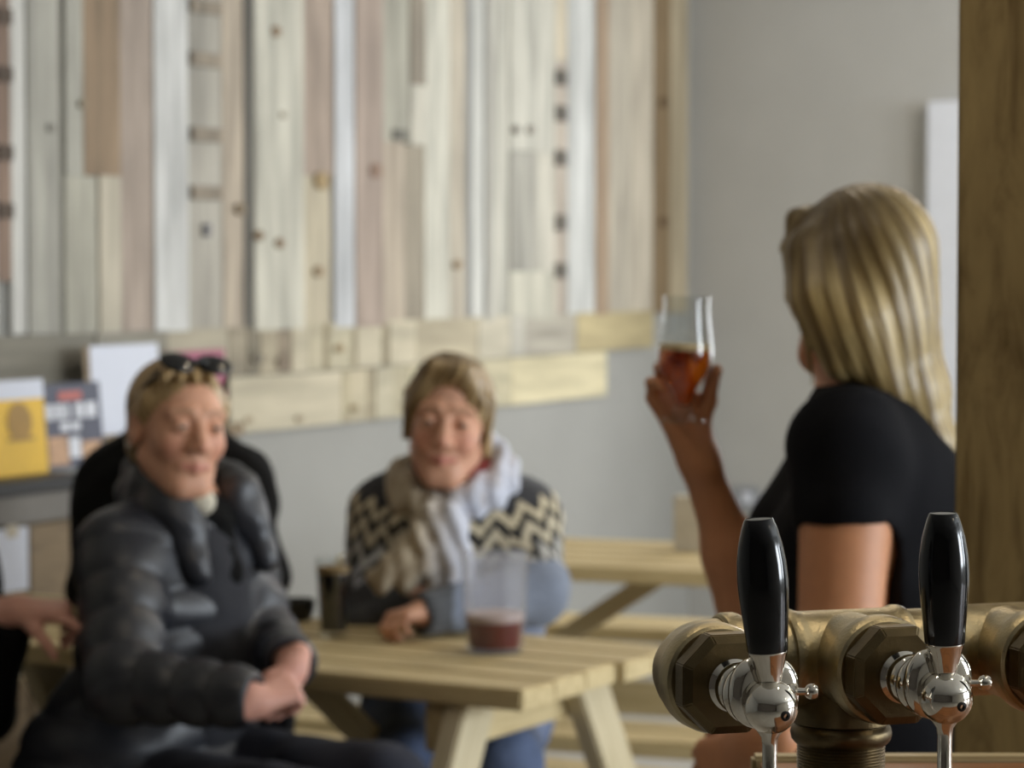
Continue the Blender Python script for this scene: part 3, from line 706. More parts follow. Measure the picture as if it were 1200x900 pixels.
# ================================================================== BEER TAP TOWER
bar_z = 1.045
b0 = P(882, 893, 2.28)
bt = empty('bar_counter', (.62, 2.0, 0)); tag(bt, 'wooden bar counter under the beer taps', 'counter', kind='thing')
box('counter_top', (b0.x, 1.62, bar_z - .04), (1.5, b0.y, bar_z), M['bar'], bt, None, .006)
box('edge_strip', (b0.x, b0.y + .0005, bar_z - .045), (1.5, b0.y + .022, bar_z + .004), M['bar_pale'], bt, None, .003)
box('front_panel', (b0.x + .06, 2.12, 0), (1.46, 2.16, bar_z - .041), M['cab_brown'], bt, None, .003)
for x in (b0.x + .1, 1.42): box('end_panel', (x - .02, 1.70, 0), (x + .02, 2.119, bar_z - .041), M['cab_brown'], bt, None, .003)

YW = math.radians(17)
ax = Vector((math.cos(YW), math.sin(YW), 0)); br = Vector((math.sin(YW), -math.cos(YW), 0)); dn = Vector((0, 0, -1))
O2 = P(986, 768.5, 2.0); SP = .1275
O1 = O2 - ax * SP; O3 = O2 + ax * SP; O4 = O3 + ax * SP
tw = empty('beer_tap_tower', (O2.x, O2.y, bar_z + .0006)); tag(tw, 'brass pipe beer tower with black handled chrome taps on the bar', 'beer tap')
def tl(name, prof, m, o, d, seg=64, parent=tw, xa=(0, 0, 1)): return lathe(name, prof, m, parent, frame(o, d, xa), seg)
r = .0325
L_ = (O4 - O1).length
tl('pipe', [(r, .03), (r, L_ - .03)], M['brass'], O1, ax)
# tees: body along the pipe with bead at both ends, branch toward the taps
for i, o in enumerate((O2, O3)):
    tl('tee_body', [(.0325, -.048), (.0352, -.048), (.0362, -.045), (.0362, -.041), (.0350, -.038), (.0342, -.034), (.0342, .034), (.0350, .038), (.0362, .041), (.0362, .045), (.0352, .048), (.0325, .048)], M['brass'], o, ax)
# elbows at the two ends: swept quarter bend
def elbow(o, sgn):
    bm = bmesh.new(); R = .026; rr = .0315; rings = []
    c = o + ax * sgn * (R + .008) + br * R
    for k in range(13):
        a = PI / 2 * k / 12; p = c - ax * sgn * R * math.sin(a) - br * R * math.cos(a) if False else c + (-ax * sgn * math.sin(a) - br * math.cos(a)) * R
        rad = (-ax * sgn * math.sin(a) - br * math.cos(a)); up = Vector((0, 0, 1))
        rings.append([bm.verts.new(p + (rad * math.cos(t) + up * math.sin(t)) * rr) for t in [2 * PI * q / 48 for q in range(48)]])
    for a_, b_ in zip(rings, rings[1:]):
        for q in range(48): bm.faces.new((a_[q], a_[(q + 1) % 48], b_[(q + 1) % 48], b_[q]))
    bm.faces.new(rings[0]); bm.faces.new(rings[-1]); me = done(bm, 'elbow', True); link('elbow', me, M['brass'], tw)
    tl('elbow_bead', [(.0315, .030), (.0345, .032), (.0355, .035), (.0355, .042), (.0345, .045), (.0315, .046)], M['brass'], o, ax * sgn)
elbow(O1, 1); elbow(O4, -1)
def poly_prism(name, o, d, sides, rc, z0, z1, m, parent, cham=.004, rot=.0, inner=None):
    prof = [(rc - cham * 1.1, z0), (rc, z0 + cham), (rc, z1 - cham), (rc - cham * 1.6, z1)]
    bm = bmesh.new(); rings = []
    for rr, z in prof: rings.append([bm.verts.new((rr * math.cos(2 * PI * (i + rot) / sides), rr * math.sin(2 * PI * (i + rot) / sides), z)) for i in range(sides)])
    for a_, b_ in zip(rings, rings[1:]):
        for i in range(sides): bm.faces.new((a_[i], a_[(i + 1) % sides], b_[(i + 1) % sides], b_[i]))
    bm.faces.new(rings[0]); f = bm.faces.new(rings[-1])
    bmesh.ops.inset_region(bm, faces=[f], thickness=rc * .14, depth=-.001)
    es = [e for e in bm.edges]
    bmesh.ops.bevel(bm, geom=es, offset=.0009, segments=2, affect='EDGES')
    return link(name, done(bm, name), m, parent, frame(o, d, (0, 0, 1)))
for o in (O1, O2, O3, O4):
    tl('branch', [(.034, .012) if o in (O2, O3) else (.0300, .026), (.0340, .040), (.0355, .054), (.0376, .058), (.0388, .062), (.0388, .074), (.0378, .078), (.0355, .080), (.033, .080)], M['brass'], o, br)
    poly_prism('bushing_nut', o, br, 8, .0372, .080, .104, M['brass_dark'], tw, rot=.5)
# downward stand
tl('stand_branch', [(.034, .02), (.036, .036), (.0372, .040), (.0372, .048), (.034, .050)], M['brass_dark'], O2, dn)
tl('stand_flange', [(.033, .048), (.0365, .052), (.0375, .056), (.0365, .061), (.034, .064), (.032, .0655)], M['brass_dark'], O2, dn)
pr = []
hcol = O2.z - bar_z - .008
z = .064
while z < .082: pr += [(.0318, z), (.0326, z + .0009), (.0318, z + .0018)]; z += .0022
pr += [(.0314, .083), (.0314, hcol)]
tl('column', pr, M['brass_dark'], O2, dn)
tl('base_flange', [(.0, 0), (.062, 0), (.064, .002), (.064, .008), (.060, .011), (.038, .013), (.036, .024), (.0325, .026)], M['brass_dark'], (O2.x, O2.y, bar_z + .0006), (0, 0, 1))
for k in range(4):
    a = PI / 4 + PI / 2 * k; lathe('bolt', [(0, 0), (.006, 0), (.006, .004), (0, .006)], M['chrome'], tw, frame((O2.x + .050 * math.cos(a), O2.y + .050 * math.sin(a), bar_z + .010), (0, 0, 1)), 12)
def merge(meshes):      # [(mesh, matrix)] -> one mesh
    bm = bmesh.new()
    for me, mw in meshes:
        n0 = len(bm.verts); bm.from_mesh(me); bm.verts.ensure_lookup_table()
        for v in bm.verts[n0:]: v.co = mw @ v.co
    me = bpy.data.meshes.new('merged'); bm.to_mesh(me); bm.free(); return me
def shield_me():
    """rounded plate behind the ball: wide at the top, narrowing below"""
    bm = bmesh.new(); n = 40; prof = []
    for i in range(n):
        a = 2 * PI * i / n; x = math.cos(a); y = math.sin(a)
        rx = .0248 * (1 - .10 * max(0, -y)); ry = .0225 if y < 0 else .0262
        ex = abs(x) ** .80 * (1 if x > 0 else -1); ey = abs(y) ** .80 * (1 if y > 0 else -1)
        prof.append((rx * ex, ry * ey))
    rings = []
    for s_, z in ((.86, -.004), (1, -.001), (1, .003), (.93, .0062), (.72, .0075)): rings.append([bm.verts.new((x * s_, y * s_, z)) for x, y in prof])
    for a_, b_ in zip(rings, rings[1:]):
        for i in range(n): bm.faces.new((a_[i], a_[(i + 1) % n], b_[(i + 1) % n], b_[i]))
    bm.faces.new(rings[0]); bm.faces.new(rings[-1]); return done(bm, 'shield', True)
def tap(o, tilt_px):
    fz = frame(o, br, (1, 0, 0))        # z = out along the branch, x = sideways, y = ...
    z = Vector(br); y = Vector((0, 0, 1)); x = y.cross(z); fm = Matrix((x, y, z)).transposed().to_4x4(); fm.translation = o
    shk = lathe_me('shank', [(.0, .100), (.0175, .100), (.0185, .103), (.0185, .108), (.0150, .110), (.0150, .113), (.0172, .115), (.0178, .118), (.0178, .126), (.0165, .129), (.0140, .131), (.0140, .134), (.0200, .136), (.0212, .139), (.0212, .143), (.0195, .146), (.012, .148), (.012, .158), (0, .158)], 48)
    sh = shield_me()
    rb = .0183
    ball = [(0, -rb)] + [(rb * math.cos(a), rb * math.sin(a)) for a in [(-PI / 2 + PI * k / 22) for k in range(1, 22)]] + [(0, rb)]
    bl_ = lathe_me('ball', ball, 48, caps=False)
    neck = lathe_me('neck', [(.0140, 0), (.0145, .004), (.0145, .008), (.0135, .010)], 40)
    cap = lathe_me('cap', [(0, 0), (.0115, 0), (.0115, .0016), (.0105, .0026), (0, .0030)], 40)
    body = merge([(shk, Matrix()), (sh, Matrix.Translation((0, .002, .160))), (neck, Matrix.Translation((0, -.003, .160))),
                  (bl_, Matrix.Translation((0, -.004, .1735)))])
    for p in body.polygons: p.use_smooth = True
    fb = link('tap', body, M['chrome'], tw, fm)
    lathe('screw', [(0, 0), (.0034, 0), (.0034, .0009), (.0018, .0012), (.0016, -.002), (0, -.002)], M['hole'], fb, fm @ frame((.0030, -.0075, .1910), (.17, -.20, 1)), 16)
    # spout
    sp = fm @ frame((0, -.014, .172), (0, -1, 0))
    lathe('spout', [(.0090, 0), (.0090, .006), (.0056, .011), (.0050, .016), (.0050, .082), (.0060, .084), (.0060, .088), (.0040, .088)], M['chrome'], fb, sp, 32)
    # flow lever: little pin with a ball end on the side
    fl = fm @ frame((.0165, .004, .166), (1, .0, .25))
    lathe('flow_lever', [(0, 0), (.0058, 0), (.0058, .003), (.0026, .005), (.0024, .010), (.0042, .0115), (.0052, .0135), (.0052, .0165), (.0040, .0185), (0, .0195)], M['chrome'], fb, fl, 28)
    # ferrule and handle lean a little
    up = (Vector((0, 0, 1)) + RT * tilt_px + br * .03).normalized()
    base = fm @ Vector((.0, .0105, .172))
    lathe('ferrule', [(0, -.006), (.0065, -.004), (.0074, .0), (.0078, .003), (.0128, .0205), (.0134, .0215), (.0134, .0225), (.0125, .023)], M['chrome'], fb, frame(base, up), 40)
    hb = base + up * .0222
    lathe('handle', [(0, 0), (.0132, 0), (.0136, .0012), (.0142, .010), (.0156, .024), (.0168, .040), (.0170, .048), (.0164, .060), (.0146, .072), (.0116, .083), (.0098, .0878), (.0090, .0888), (.0088, .0885), (0, .0885)], M['handle'], fb, frame(hb, up), 48)
    return fb
tap(O1, -.085); tap(O2, -.032); tap(O3, -.03); tap(O4, -.03)

# ================================================================== PEOPLE
def skin_obj(J, name, label, ops_extra, colfn, res=.0034, pad=.12, group=None):
    S = Shape(); body_ops(S, J, J.get('g', 1)); head_ops(S, J['HM'], J.get('hs', 1), J.get('smile', 0)); ops_extra(S)
    pts = [v for k, v in J.items() if isinstance(v, Vector)] + [J['HM'].translation]
    lo, hi = bounds(pts, .17)
    zf = J['floor']; S.i(lambda Q: zf - Q[..., 2], .003)
    o = sdf_obj(name, S, lo, hi, res, M['skin'], None, colfn); tag(o, label, 'person', group, 'thing'); return o
def hairgroove(Q, o, dirv, amp, f, warp=.35):
    d = Vector(dirv).normalized(); a = d.orthogonal().normalized(); b = d.cross(a); D, A, B = V3(d), V3(a), V3(b); q = Q - V3(o)
    s = q @ D; u = q @ A; v = q @ B
    th = np.arctan2(v, u); r = np.sqrt(u * u + v * v)
    return amp * (np.sin(th * f + 3 * warp * np.sin(s * 22) + 2 * np.sin(r * 30)) + .6 * np.sin(th * f * 2.3 + s * 30 + 1.3) + .5 * np.sin(th * f * .43 + s * 12)) / 2
def haircol(o, dirv, light, dark, root=None, rootp=None, rootr=.1, f=42):
    def fn(v):
        g = hairgroove(v, o, dirv, 1.0, f); t = sm(g, -.9, .8); c = mixc(LC(dark)[None].repeat(len(v), 0), LC(light), t)
        if root is not None:
            dd = np.sqrt(((v - V3(rootp)) ** 2).sum(1)); c = mixc(c, LC(root), .75 * (1 - sm(dd, rootr * .35, rootr)))
        return c
    return fn
def shell_sub(J, S, k=1.0, front=True):      # keeps hair off the face
    HM = J['HM']; R = [list(r) for r in HM.to_3x3().normalized()]; s = J.get('hs', 1)
    S.s(ell(HM @ Vector((0, -.098, -.030)), (.0605 * s * k, .070 * s, .088 * s), R), .012)

# ---------------------------------------------------------------- A: woman in the quilted jacket (left, seated)
fA = Vector((.80, -.60, 0)); TA = orient(fA, (-.02, -.05, 1))
nkA = P(214, 600, 4.66)
A = torso_joints(nkA, TA, .165, .05, .45); A['floor'] = 0.0; A['g'] = 1.04; A['hs'] = 1.0
hcA = P(209, 503, 4.60); A['HM'] = head_matrix(hcA, (.50, -.86, -.02), (.10, 0, 1), .98)
A['shR'] = P(140, 652, 4.53); A['shL'] = P(268, 632, 4.80)
A['elR'] = P(146, 800, 4.37); A['wrR'] = P(288, 818, 4.28); A['elL'] = P(312, 752, 4.70); A['wrL'] = P(338, 774, 4.46)
A['pelvis'] = Vector((nkA.x - .04, nkA.y - .02, .545)); A['belly'] = A['pelvis'].lerp(nkA, .38); A['chest'] = A['pelvis'].lerp(nkA, .68)
xA = TA @ Vector((1, 0, 0))
A['hipL'] = A['pelvis'] + xA * .09 + Vector((0, 0, .02)); A['hipR'] = A['pelvis'] - xA * .09 + Vector((0, 0, .02))
A['knL'] = P(452, 905, 4.44); A['knR'] = P(424, 935, 4.20); A['knL'].z = .60; A['knR'].z = .595
A['anL'] = A['knL'] + Vector((.02, .02, 0)); A['anL'].z = .09; A['anR'] = A['knR'] + Vector((-.03, .0, 0)); A['anR'].z = .09
A['toL'] = A['anL'] + fA * .14; A['toL'].z = .035; A['toR'] = A['anR'] + fA * .14; A['toR'].z = .035
def exA(S):
    hand_ops(S, P(298, 824, 4.28), (.62, .55, .22), (.10, .70, -.65), True, [(.9, 1.1, .7)] * 4, .86, (.3, .3))
    hand_ops(S, P(344, 782, 4.40), (-.25, -.50, -.62), (-.75, .55, -.1), False, [(.8, 1.1, .7)] * 4, .84, (.3, .4))
    S.u(cone(A['wrR'], P(296, 826, 4.28), .026, .024), .01); S.u(cone(A['wrL'], P(344, 782, 4.40), .026, .024), .01)
SK = (200, 150, 128)
hpA = P(325, 812, 4.30)
def colA(v):
    c = face_col(v, A['HM'], 1, (205, 154, 126), (206, 132, 112), (176, 98, 92), (128, 98, 70))
    d = np.sqrt(((v - V3(hpA)) ** 2).sum(1)); return mixc(c, LC((214, 160, 146)), .8 * (1 - sm(d, .10, .2)))
pA = skin_obj(A, 'person', 'seated woman in black quilted jacket with sunglasses pushed up on her hair', exA, colA)
eyes(A['HM'], .98, pA, (.15, -.05))
# hair: short, swept back with a fringe
R_ = [list(r) for r in A['HM'].to_3x3().normalized()]; wA = lambda x, y, z: A['HM'] @ Vector((x, y, z))
S = Shape(); S.u(ell(wA(0, .022, .040), (.0800, .098, .084), R_), .02); S.u(ell(wA(0, .052, -.030), (.068, .052, .062), R_), .03)
for q in (-1, 1): S.u(cone(wA(q * .070, -.018, .045), wA(q * .074, -.004, .005), .012, .007), .02)
shell_sub(A, S, 1.0); S.s(ell(wA(.008, -.105, .034), (.060, .052, .062), R_), .01)
for q in (-1, 1): S.s(ell(wA(q * .085, -.006, -.02), (.02, .024, .036), R_), .01)
for x in (-.046, -.024, .0, .024): S.u(cone(wA(x, -.050, .104), wA(x * 1.25 - .008, -.078, .086), .010, .004), .012)
S.d(lambda Q: hairgroove(Q, wA(0, .03, .1), A['HM'].to_3x3() @ Vector((0, .5, 1)), .0014, 46))
lo, hi = bounds([wA(0, 0, 0)], .16)
sdf_obj('hair', S, lo, hi, .0028, M['hair'], pA, haircol(wA(0, .03, .1), A['HM'].to_3x3() @ Vector((0, .5, 1)), (186, 156, 108), (112, 88, 54), (92, 74, 48), wA(0, .10, -.02), .12))
for q in (-1, 1):
    lathe('earring', [(0, 0), (.004, .001), (.0045, .004), (.003, .007), (0, .008)], M['chrome'], pA, frame(wA(q * .082, .006, -.032), A['HM'].to_3x3() @ Vector((q, 0, 0))), 14)
# sunglasses up on the hair
sg = empty('sunglasses', wA(0, -.045, .125)); tag(sg, 'black sunglasses pushed up on the short blonde hair of the seated woman', 'sunglasses')
for q in (-1, 1):
    S = Shape(); zf = (A['HM'].to_3x3() @ Vector((0, -.60, .80))).normalized(); yf = (A['HM'].to_3x3() @ Vector((0, .80, .60))).normalized(); xf = zf.cross(-yf)
    Rl = Matrix((A['HM'].to_3x3() @ Vector((1, 0, 0)), yf, zf)).transposed(); Rl = Matrix([r.normalized() for r in Rl.transposed()]).transposed()
    c = wA(q * .034, -.052, .1165) ; S.u(ell(c, (.033, .025, .0075), [list(r) for r in Rl])); lo, hi = bounds([c], .05); sdf_obj('lens', S, lo, hi, .0020, M['shade'], sg)
    S = Shape(); S.u(cone(wA(q * .064, -.045, .098), wA(q * .082, .035, .035), .0042, .003)); lo, hi = bounds([wA(q * .07, 0, .07)], .09); sdf_obj('temple', S, lo, hi, .0018, M['shade'], sg)
S = Shape(); S.u(cone(wA(-.014, -.060, .120), wA(.014, -.060, .120), .0045, .0045)); lo, hi = bounds([wA(0, -.06, .12)], .04); sdf_obj('bridge', S, lo, hi, .0016, M['shade'], sg)
# jacket with quilted tubes: quilting runs around torso and sleeves
def quilt(S, pts, f):  # radial bulge that follows distance along a limb
    pass
def qcone(a, b, ra, rb, n, amp=.0075, ph=0):
    f0 = cone(a, b, ra, rb); a3, b3 = V3(a), V3(b); ba = b3 - a3; L2 = float(ba @ ba)
    def f(Q):
        h = np.clip((Q - a3) @ ba / L2, -.2, 1.2); return f0(Q) - amp * (np.abs(np.sin(PI * (h * n + ph))) ** .6 - .6)
    return f
def qell(c, r, Rm, up, pitch, amp=.0075):
    f0 = ell(c, r, Rm); u3 = V3(up)
    def f(Q): return f0(Q) - amp * (np.abs(np.sin(PI * (Q @ u3) / pitch)) ** .6 - .6)
    return f
RA = [list(r) for r in TA]; uA = TA @ Vector((0, 0, 1))
S = Shape(); up3 = uA
S.u(qell(A['chest'] + Vector((0, 0, .0)), (.185, .130, .190), RA, up3, .068, .009), .05); S.u(qell(A['belly'], (.175, .138, .19), RA, up3, .068, .009), .06)
S.u(qell(A['pelvis'] + Vector((0, 0, .02)), (.205, .165, .135), RA, up3, .068, .009), .06); S.u(qell(P(112, 905, 4.56), (.13, .14, .14), RA, up3, .068, .010), .08)
S.u(cone(A['shR'], nkA, .066, .062), .05); S.u(cone(A['shL'], nkA, .066, .062), .05)
for q in 'RL':
    S.u(qcone(A['sh' + q], A['el' + q], .074 if q == 'R' else .062, .064 if q == 'R' else .055, 3.6, .010), .025); S.u(qcone(A['el' + q], A['wr' + q], .064 if q == 'R' else .052, .046, 3.4 if q == 'R' else 2.2,   .009, ph=.3), .02)
# front opening, showing the grey top and dark scarf
fo = -(TA @ Vector((0, 1, 0)))      # forward
S.s(cone(nkA + fo * .135 + xA * .02 + Vector((0, 0, -.03)), A['pelvis'] + fo * .215 + xA * .035 + Vector((0, 0, .12)), .030, .036), .012)
S.s(cone(nkA + Vector((0, 0, -.03)), nkA + Vector((0, 0, .1)), .062, .07), .01)
S.d(lambda Q: .004 * wob(Q, 4.0, .4))
lo, hi = bounds([A[k] for k in ('shL', 'shR', 'elL', 'elR', 'wrL', 'wrR', 'pelvis')] + [nkA], .22)
for q, dd in (('R', A['wrR'] - A['elR']), ('L', A['wrL'] - A['elL'])):
    S.s(cone(A['wr' + q] + dd.normalized() * .035, A['wr' + q] + dd.normalized() * .09, .038, .045), .006)
sdf_obj('quilted_jacket', S, lo, hi, .0058, M['puffer'], pA)
# stand up collar, folded open
S = Shape()
for k in range(9):
    a0 = -2.35 + 4.7 * k / 9; a1 = -2.35 + 4.7 * (k + 1) / 9
    pt = lambda a: nkA + (TA @ Vector((math.sin(a) * .092, math.cos(a) * .080 - .012, .020 + .028 * math.cos(a))))
    S.u(cone(pt(a0), pt(a1), .027 + .004 * (k % 2), .027 + .004 * ((k + 1) % 2)), .02)
    p0, p1 = pt(a0) + Vector((0, 0, .04)), pt(a1) + Vector((0, 0, .04)); S.u(cone(p0, p1, .019, .019), .02)
for q in (-1, 1):
    S.u(cone(nkA + TA @ Vector((q * .080, -.060, .015)), nkA + TA @ Vector((q * .085, -.108, -.085)), .036, .026), .05)
S.d(lambda Q: .003 * wob(Q, 9.0, 1.4)); lo, hi = bounds([nkA], .24); sdf_obj('jacket_collar', S, lo, hi, .0045, M['puffer'], pA)
S = Shape(); S.u(ell(A['chest'] + fo * .022, (.13, .115, .19), RA), .04); S.u(ell(A['belly'] + fo * .03, (.13, .122, .17), RA), .05); S.d(lambda Q: .002 * wob(Q, 7))
lo, hi = bounds([A['chest'], A['belly']], .25); sdf_obj('jersey_top', S, lo, hi, .006, M['vest'], pA)
S = Shape(); cs = nkA + fo * .045
for k in range(10):
    a0 = 2 * PI * k / 10; a1 = 2 * PI * (k + 1) / 10; pt = lambda a: nkA + TA @ Vector((math.sin(a) * .062, math.cos(a) * .060 - .012, .010 - .018 * math.cos(a) * -1))
    S.u(cone(pt(a0), pt(a1), .021, .021), .015)
S.u(cone(cs + Vector((0, 0, -.0)), cs + fo * .055 + Vector((0, 0, -.10)), .040, .030), .03); S.d(lambda Q: .003 * wob(Q, 10, 2)); lo, hi = bounds([nkA], .2); sdf_obj('neck_scarf', S, lo, hi, .0045, M['coat'], pA)
S = Shape(); S.u(cone(P(204, 578, 4.55), P(236, 588, 4.56), .020, .020), .02); S.u(cone(P(236, 588, 4.56), nkA, .018, .03), .02); lo, hi = bounds([nkA], .2); sdf_obj('cream_neckband', S, lo, hi, .004, M['cream'], pA)
legs(A, M['navy'], M['shoe'], pA, 1.06)

# ---------------------------------------------------------------- B: woman in the patterned sweater (centre, seated behind the table)
fB = Vector((-.06, -1, 0)); TB = orient(fB, (0, -.10, 1)); RB = [list(r) for r in TB]
nkB = P(532, 566, 5.42)
B = torso_joints(nkB, TB, .160, .05, .46); B['floor'] = 0.0; B['smile'] = 1
B['HM'] = head_matrix(P(525, 496, 5.36), (-.04, -1, -.05), (.10, 0, 1), 1.05); B['hs'] = 1.05
B['shR'] = P(452, 605, 5.45); B['shL'] = P(612, 608, 5.42); B['elR'] = P(425, 722, 5.36); B['wrR'] = P(482, 715, 5.32); B['wrR'].z = .80
B['elL'] = P(630, 722, 5.30); B['wrL'] = P(500, 736, 5.12); B['elL'].z = .815; B['wrL'].z = .798
B['pelvis'] = Vector((nkB.x, nkB.y + .05, .535)); B['belly'] = B['pelvis'].lerp(nkB, .38); B['chest'] = B['pelvis'].lerp(nkB, .68)
xB = TB @ Vector((1, 0, 0))
B['hipL'] = B['pelvis'] + xB * .09; B['hipR'] = B['pelvis'] - xB * .09
B['knL'] = Vector((nkB.x + .10, 4.98, .545)); B['knR'] = Vector((nkB.x - .08, 5.0, .545))
B['anL'] = Vector((nkB.x + .10, 5.02, .09)); B['anR'] = Vector((nkB.x - .08, 5.06, .09))
for q in 'LR': B['to' + q] = B['an' + q] + Vector((0, -.14, -.055))
def exB(S):
    hand_ops(S, B['wrL'] + Vector((-.006, -.010, .004)), (-.70, -.70, -.06), (0, -.1, -1), False, [(.7, 1.0, .7), (.8, 1.1, .7), (.8, 1.1, .7), (.9, 1.1, .7)], .78, (.4, .2))
    hand_ops(S, B['wrR'] + Vector((.01, 0, 0)), (1, .15, -.12), (0, -.1, -1), True, [(.3, .5, .4)] * 4, .84, (.4, .2))
pB = skin_obj(B, 'person', 'smiling seated woman with short hair in patterned sweater and pale scarf', exB, lambda v: face_col(v, B['HM'], 1.05, (205, 155, 128), (212, 136, 118), (190, 104, 100), (120, 92, 66)))
eyes(B['HM'], 1.05, pB, (0, 0))
R_ = [list(r) for r in B['HM'].to_3x3().normalized()]; wB = lambda x, y, z: B['HM'] @ Vector((x, y, z))
S = Shape(); S.u(ell(wB(0, .016, .046), (.086, .104, .090), R_), .02); S.u(ell(wB(0, .050, -.030), (.078, .060, .070), R_), .03)
for q in (-1, 1): S.u(cone(wB(q * .074, -.018, .05), wB(q * .076, -.002, -.030 if q < 0 else -.050), .013, .009), .02)
shell_sub(B, S, 1.02); S.s(ell(wB(-.006, -.105, .042), (.058, .054, .062), R_), .01)
S.u(cone(wB(-.036, -.056, .112), wB(.022, -.072, .104), .014, .013), .02); S.u(cone(wB(.022, -.072, .104), wB(.068, -.054, .046), .013, .009), .02)
S.u(cone(wB(-.038, -.056, .108), wB(-.073, -.040, .030), .012, .009), .02)
dB = B['HM'].to_3x3() @ Vector((.5, -.2, 1)); oB = wB(.02, .03, .12)
S.d(lambda Q: hairgroove(Q, oB, dB, .0022, 32) + .003 * wob(Q, 6, 1))
lo, hi = bounds([wB(0, 0, 0)], .18)
sdf_obj('hair', S, lo, hi, .003, M['hair'], pB, haircol(oB, dB, (172, 146, 104), (92, 72, 44), (84, 66, 42), wB(-.03, .02, .13), .11))
# knitted sweater
S = Shape(); S.u(ell(B['chest'] + Vector((0, 0, .01)), (.195, .135, .195), RB), .05); S.u(ell(B['belly'], (.175, .14, .19), RB), .07); S.u(ell(B['pelvis'] + Vector((0, 0, .02)), (.19, .15, .12), RB), .06)
for q in 'RL':
    S.u(cone(nkB + Vector((0, 0, -.015)), B['sh' + q], .060, .068), .06)
    S.u(cone(B['sh' + q], B['el' + q], .070, .060), .035); S.u(cone(B['el' + q], B['wr' + q], .060, .042), .03)
    dd = (B['wr' + q] - B['el' + q]).normalized(); S.s(cone(B['wr' + q] + dd * .03, B['wr' + q] + dd * .09, .034, .04), .006)
S.s(cone(nkB + Vector((0, -.01, .0)), nkB + Vector((0, -.02, .12)), .060, .085), .01)
S.d(lambda Q: .005 * wob(Q, 4.5, 2.0) + .0012 * np.sin(Q[..., 2] * 700))
def sweater(v):
    x = (v - V3(nkB)) @ V3(xB); z = nkB.z - v[:, 2]; n = len(v)
    c = np.tile(LC((52, 52, 55)), (n, 1))
    r = np.sqrt(x * x + (v[:, 1] - nkB.y) ** 2); arc = np.abs(x) ; yoke = z + .25 * arc          # distance down the yoke
    u = np.where(arc > .12, (v[:, 1] - nkB.y) + arc * .8, x)
    def zig(y0, h, per, w, col):
        nonlocal c
        t = np.abs(((u / per) % 1) - .5) * 2; line = y0 + h * t; m = np.abs(yoke - line) < w; c[m] = LC(col)
    m = (yoke > .075) & (yoke < .225); c[m] = LC((34, 33, 32))
    zig(.070, .034, .060, .010, (200, 188, 160)); zig(.112, .040, .060, .012, (196, 186, 162)); zig(.158, .044, .060, .012, (176, 174, 168)); zig(.205, .030, .045, .008, (150, 152, 158))
    g = sm(yoke, .235, .31); low = np.where(x > .02, 1.0, .12); c = mixc(c, LC((116, 124, 144)), g * low)
    fl = (np.sin(u * 210) * np.sin(v[:, 2] * 240) > .55) & (yoke > .26); c[fl] *= .82
    slev = (v[:, 1] < 5.30) & (v[:, 2] < .88) & (v[:, 2] > .74) ; c[slev] = mixc(c, LC((118, 126, 142)), np.ones(n))[slev]
    cuff = slev & (v[:, 0] < B['wrL'].x + .05); c[cuff] = LC((74, 76, 80)); return c
lo, hi = bounds([B[k] for k in ('shL', 'shR', 'elL', 'elR', 'wrL', 'wrR', 'pelvis')] + [nkB], .2)
sdf_obj('patterned_sweater', S, lo, hi, .0050, M['wool'], pB, sweater)
S = Shape()
for k in range(12):
    a0 = 2 * PI * k / 12; a1 = 2 * PI * (k + 1) / 12; pt = lambda a: nkB + TB @ Vector((math.sin(a) * .066, math.cos(a) * .066 - .022, .034 + .012 * math.cos(a)))
    S.u(cone(pt(a0), pt(a1), .016, .016), .012)
lo, hi = bounds([nkB], .14); sdf_obj('red_collar', S, lo, hi, .004, M['red'], pB)
# scarf: loop round the neck, knot, two tails
S = Shape()
for k in range(16):
    a0 = 2 * PI * k / 16; a1 = 2 * PI * (k + 1) / 16
    pt = lambda a: nkB + TB @ Vector((math.sin(a) * .100, math.cos(a) * .085 - .018, .006 + .052 * math.cos(a) + (.018 if math.sin(a) > 0 else 0)))
    rr = lambda a: .030 + .006 * math.sin(3 * a + 1); S.u(cone(pt(a0), pt(a1), rr(a0), rr(a1)), .02)
kn_ = nkB + TB @ Vector((-.012, -.120, -.075)); S.u(ell(kn_, (.048, .034, .042), RB), .03)
tails = (([(505, 625), (480, 660), (462, 678)], [.040, .044, .050]), ([(522, 618), (520, 660), (522, 700)], [.036, .036, .030]), ([(512, 600), (532, 650), (538, 690)], [.034, .034, .028]))
for pts, rs in tails:
    w = [P(px, py, 5.17 + .01 * i) for i, (px, py) in enumerate(pts)]; w = [kn_] + w; rs = [.03] + rs
    for i in range(3):
        for off in (-.5, .5):
            o_ = xB * off * rs[i] * .9; o2 = xB * off * rs[i + 1] * 1.0; S.u(cone(w[i] + o_, w[i + 1] + o2, rs[i] * .55, rs[i + 1] * .55), .012)
S.d(lambda Q: .0045 * wob(Q, 9, .7) + .0035 * np.sin(Q[..., 0] * 150 + 3 * np.sin(Q[..., 2] * 20)))
def scarfcol(v):
    t = sm((v - V3(nkB)) @ V3(xB), -.06, .05); c = mixc(np.tile(LC((178, 164, 140)), (len(v), 1)), LC((196, 200, 214)), t)
    st = sm(np.sin(v[:, 0] * 120 + 2 * np.sin(v[:, 2] * 14)) * np.sin(v[:, 2] * 60 + v[:, 0] * 30), .2, .8); return mixc(c, LC((140, 120, 96)), .35 * st)
lo, hi = bounds([nkB, kn_] + [P(462, 690, 5.17)], .2); sdf_obj('scarf', S, lo, hi, .0045, M['wool'], pB, scarfcol)
legs(B, M['denim'], M['shoe'], pB, 1.05)

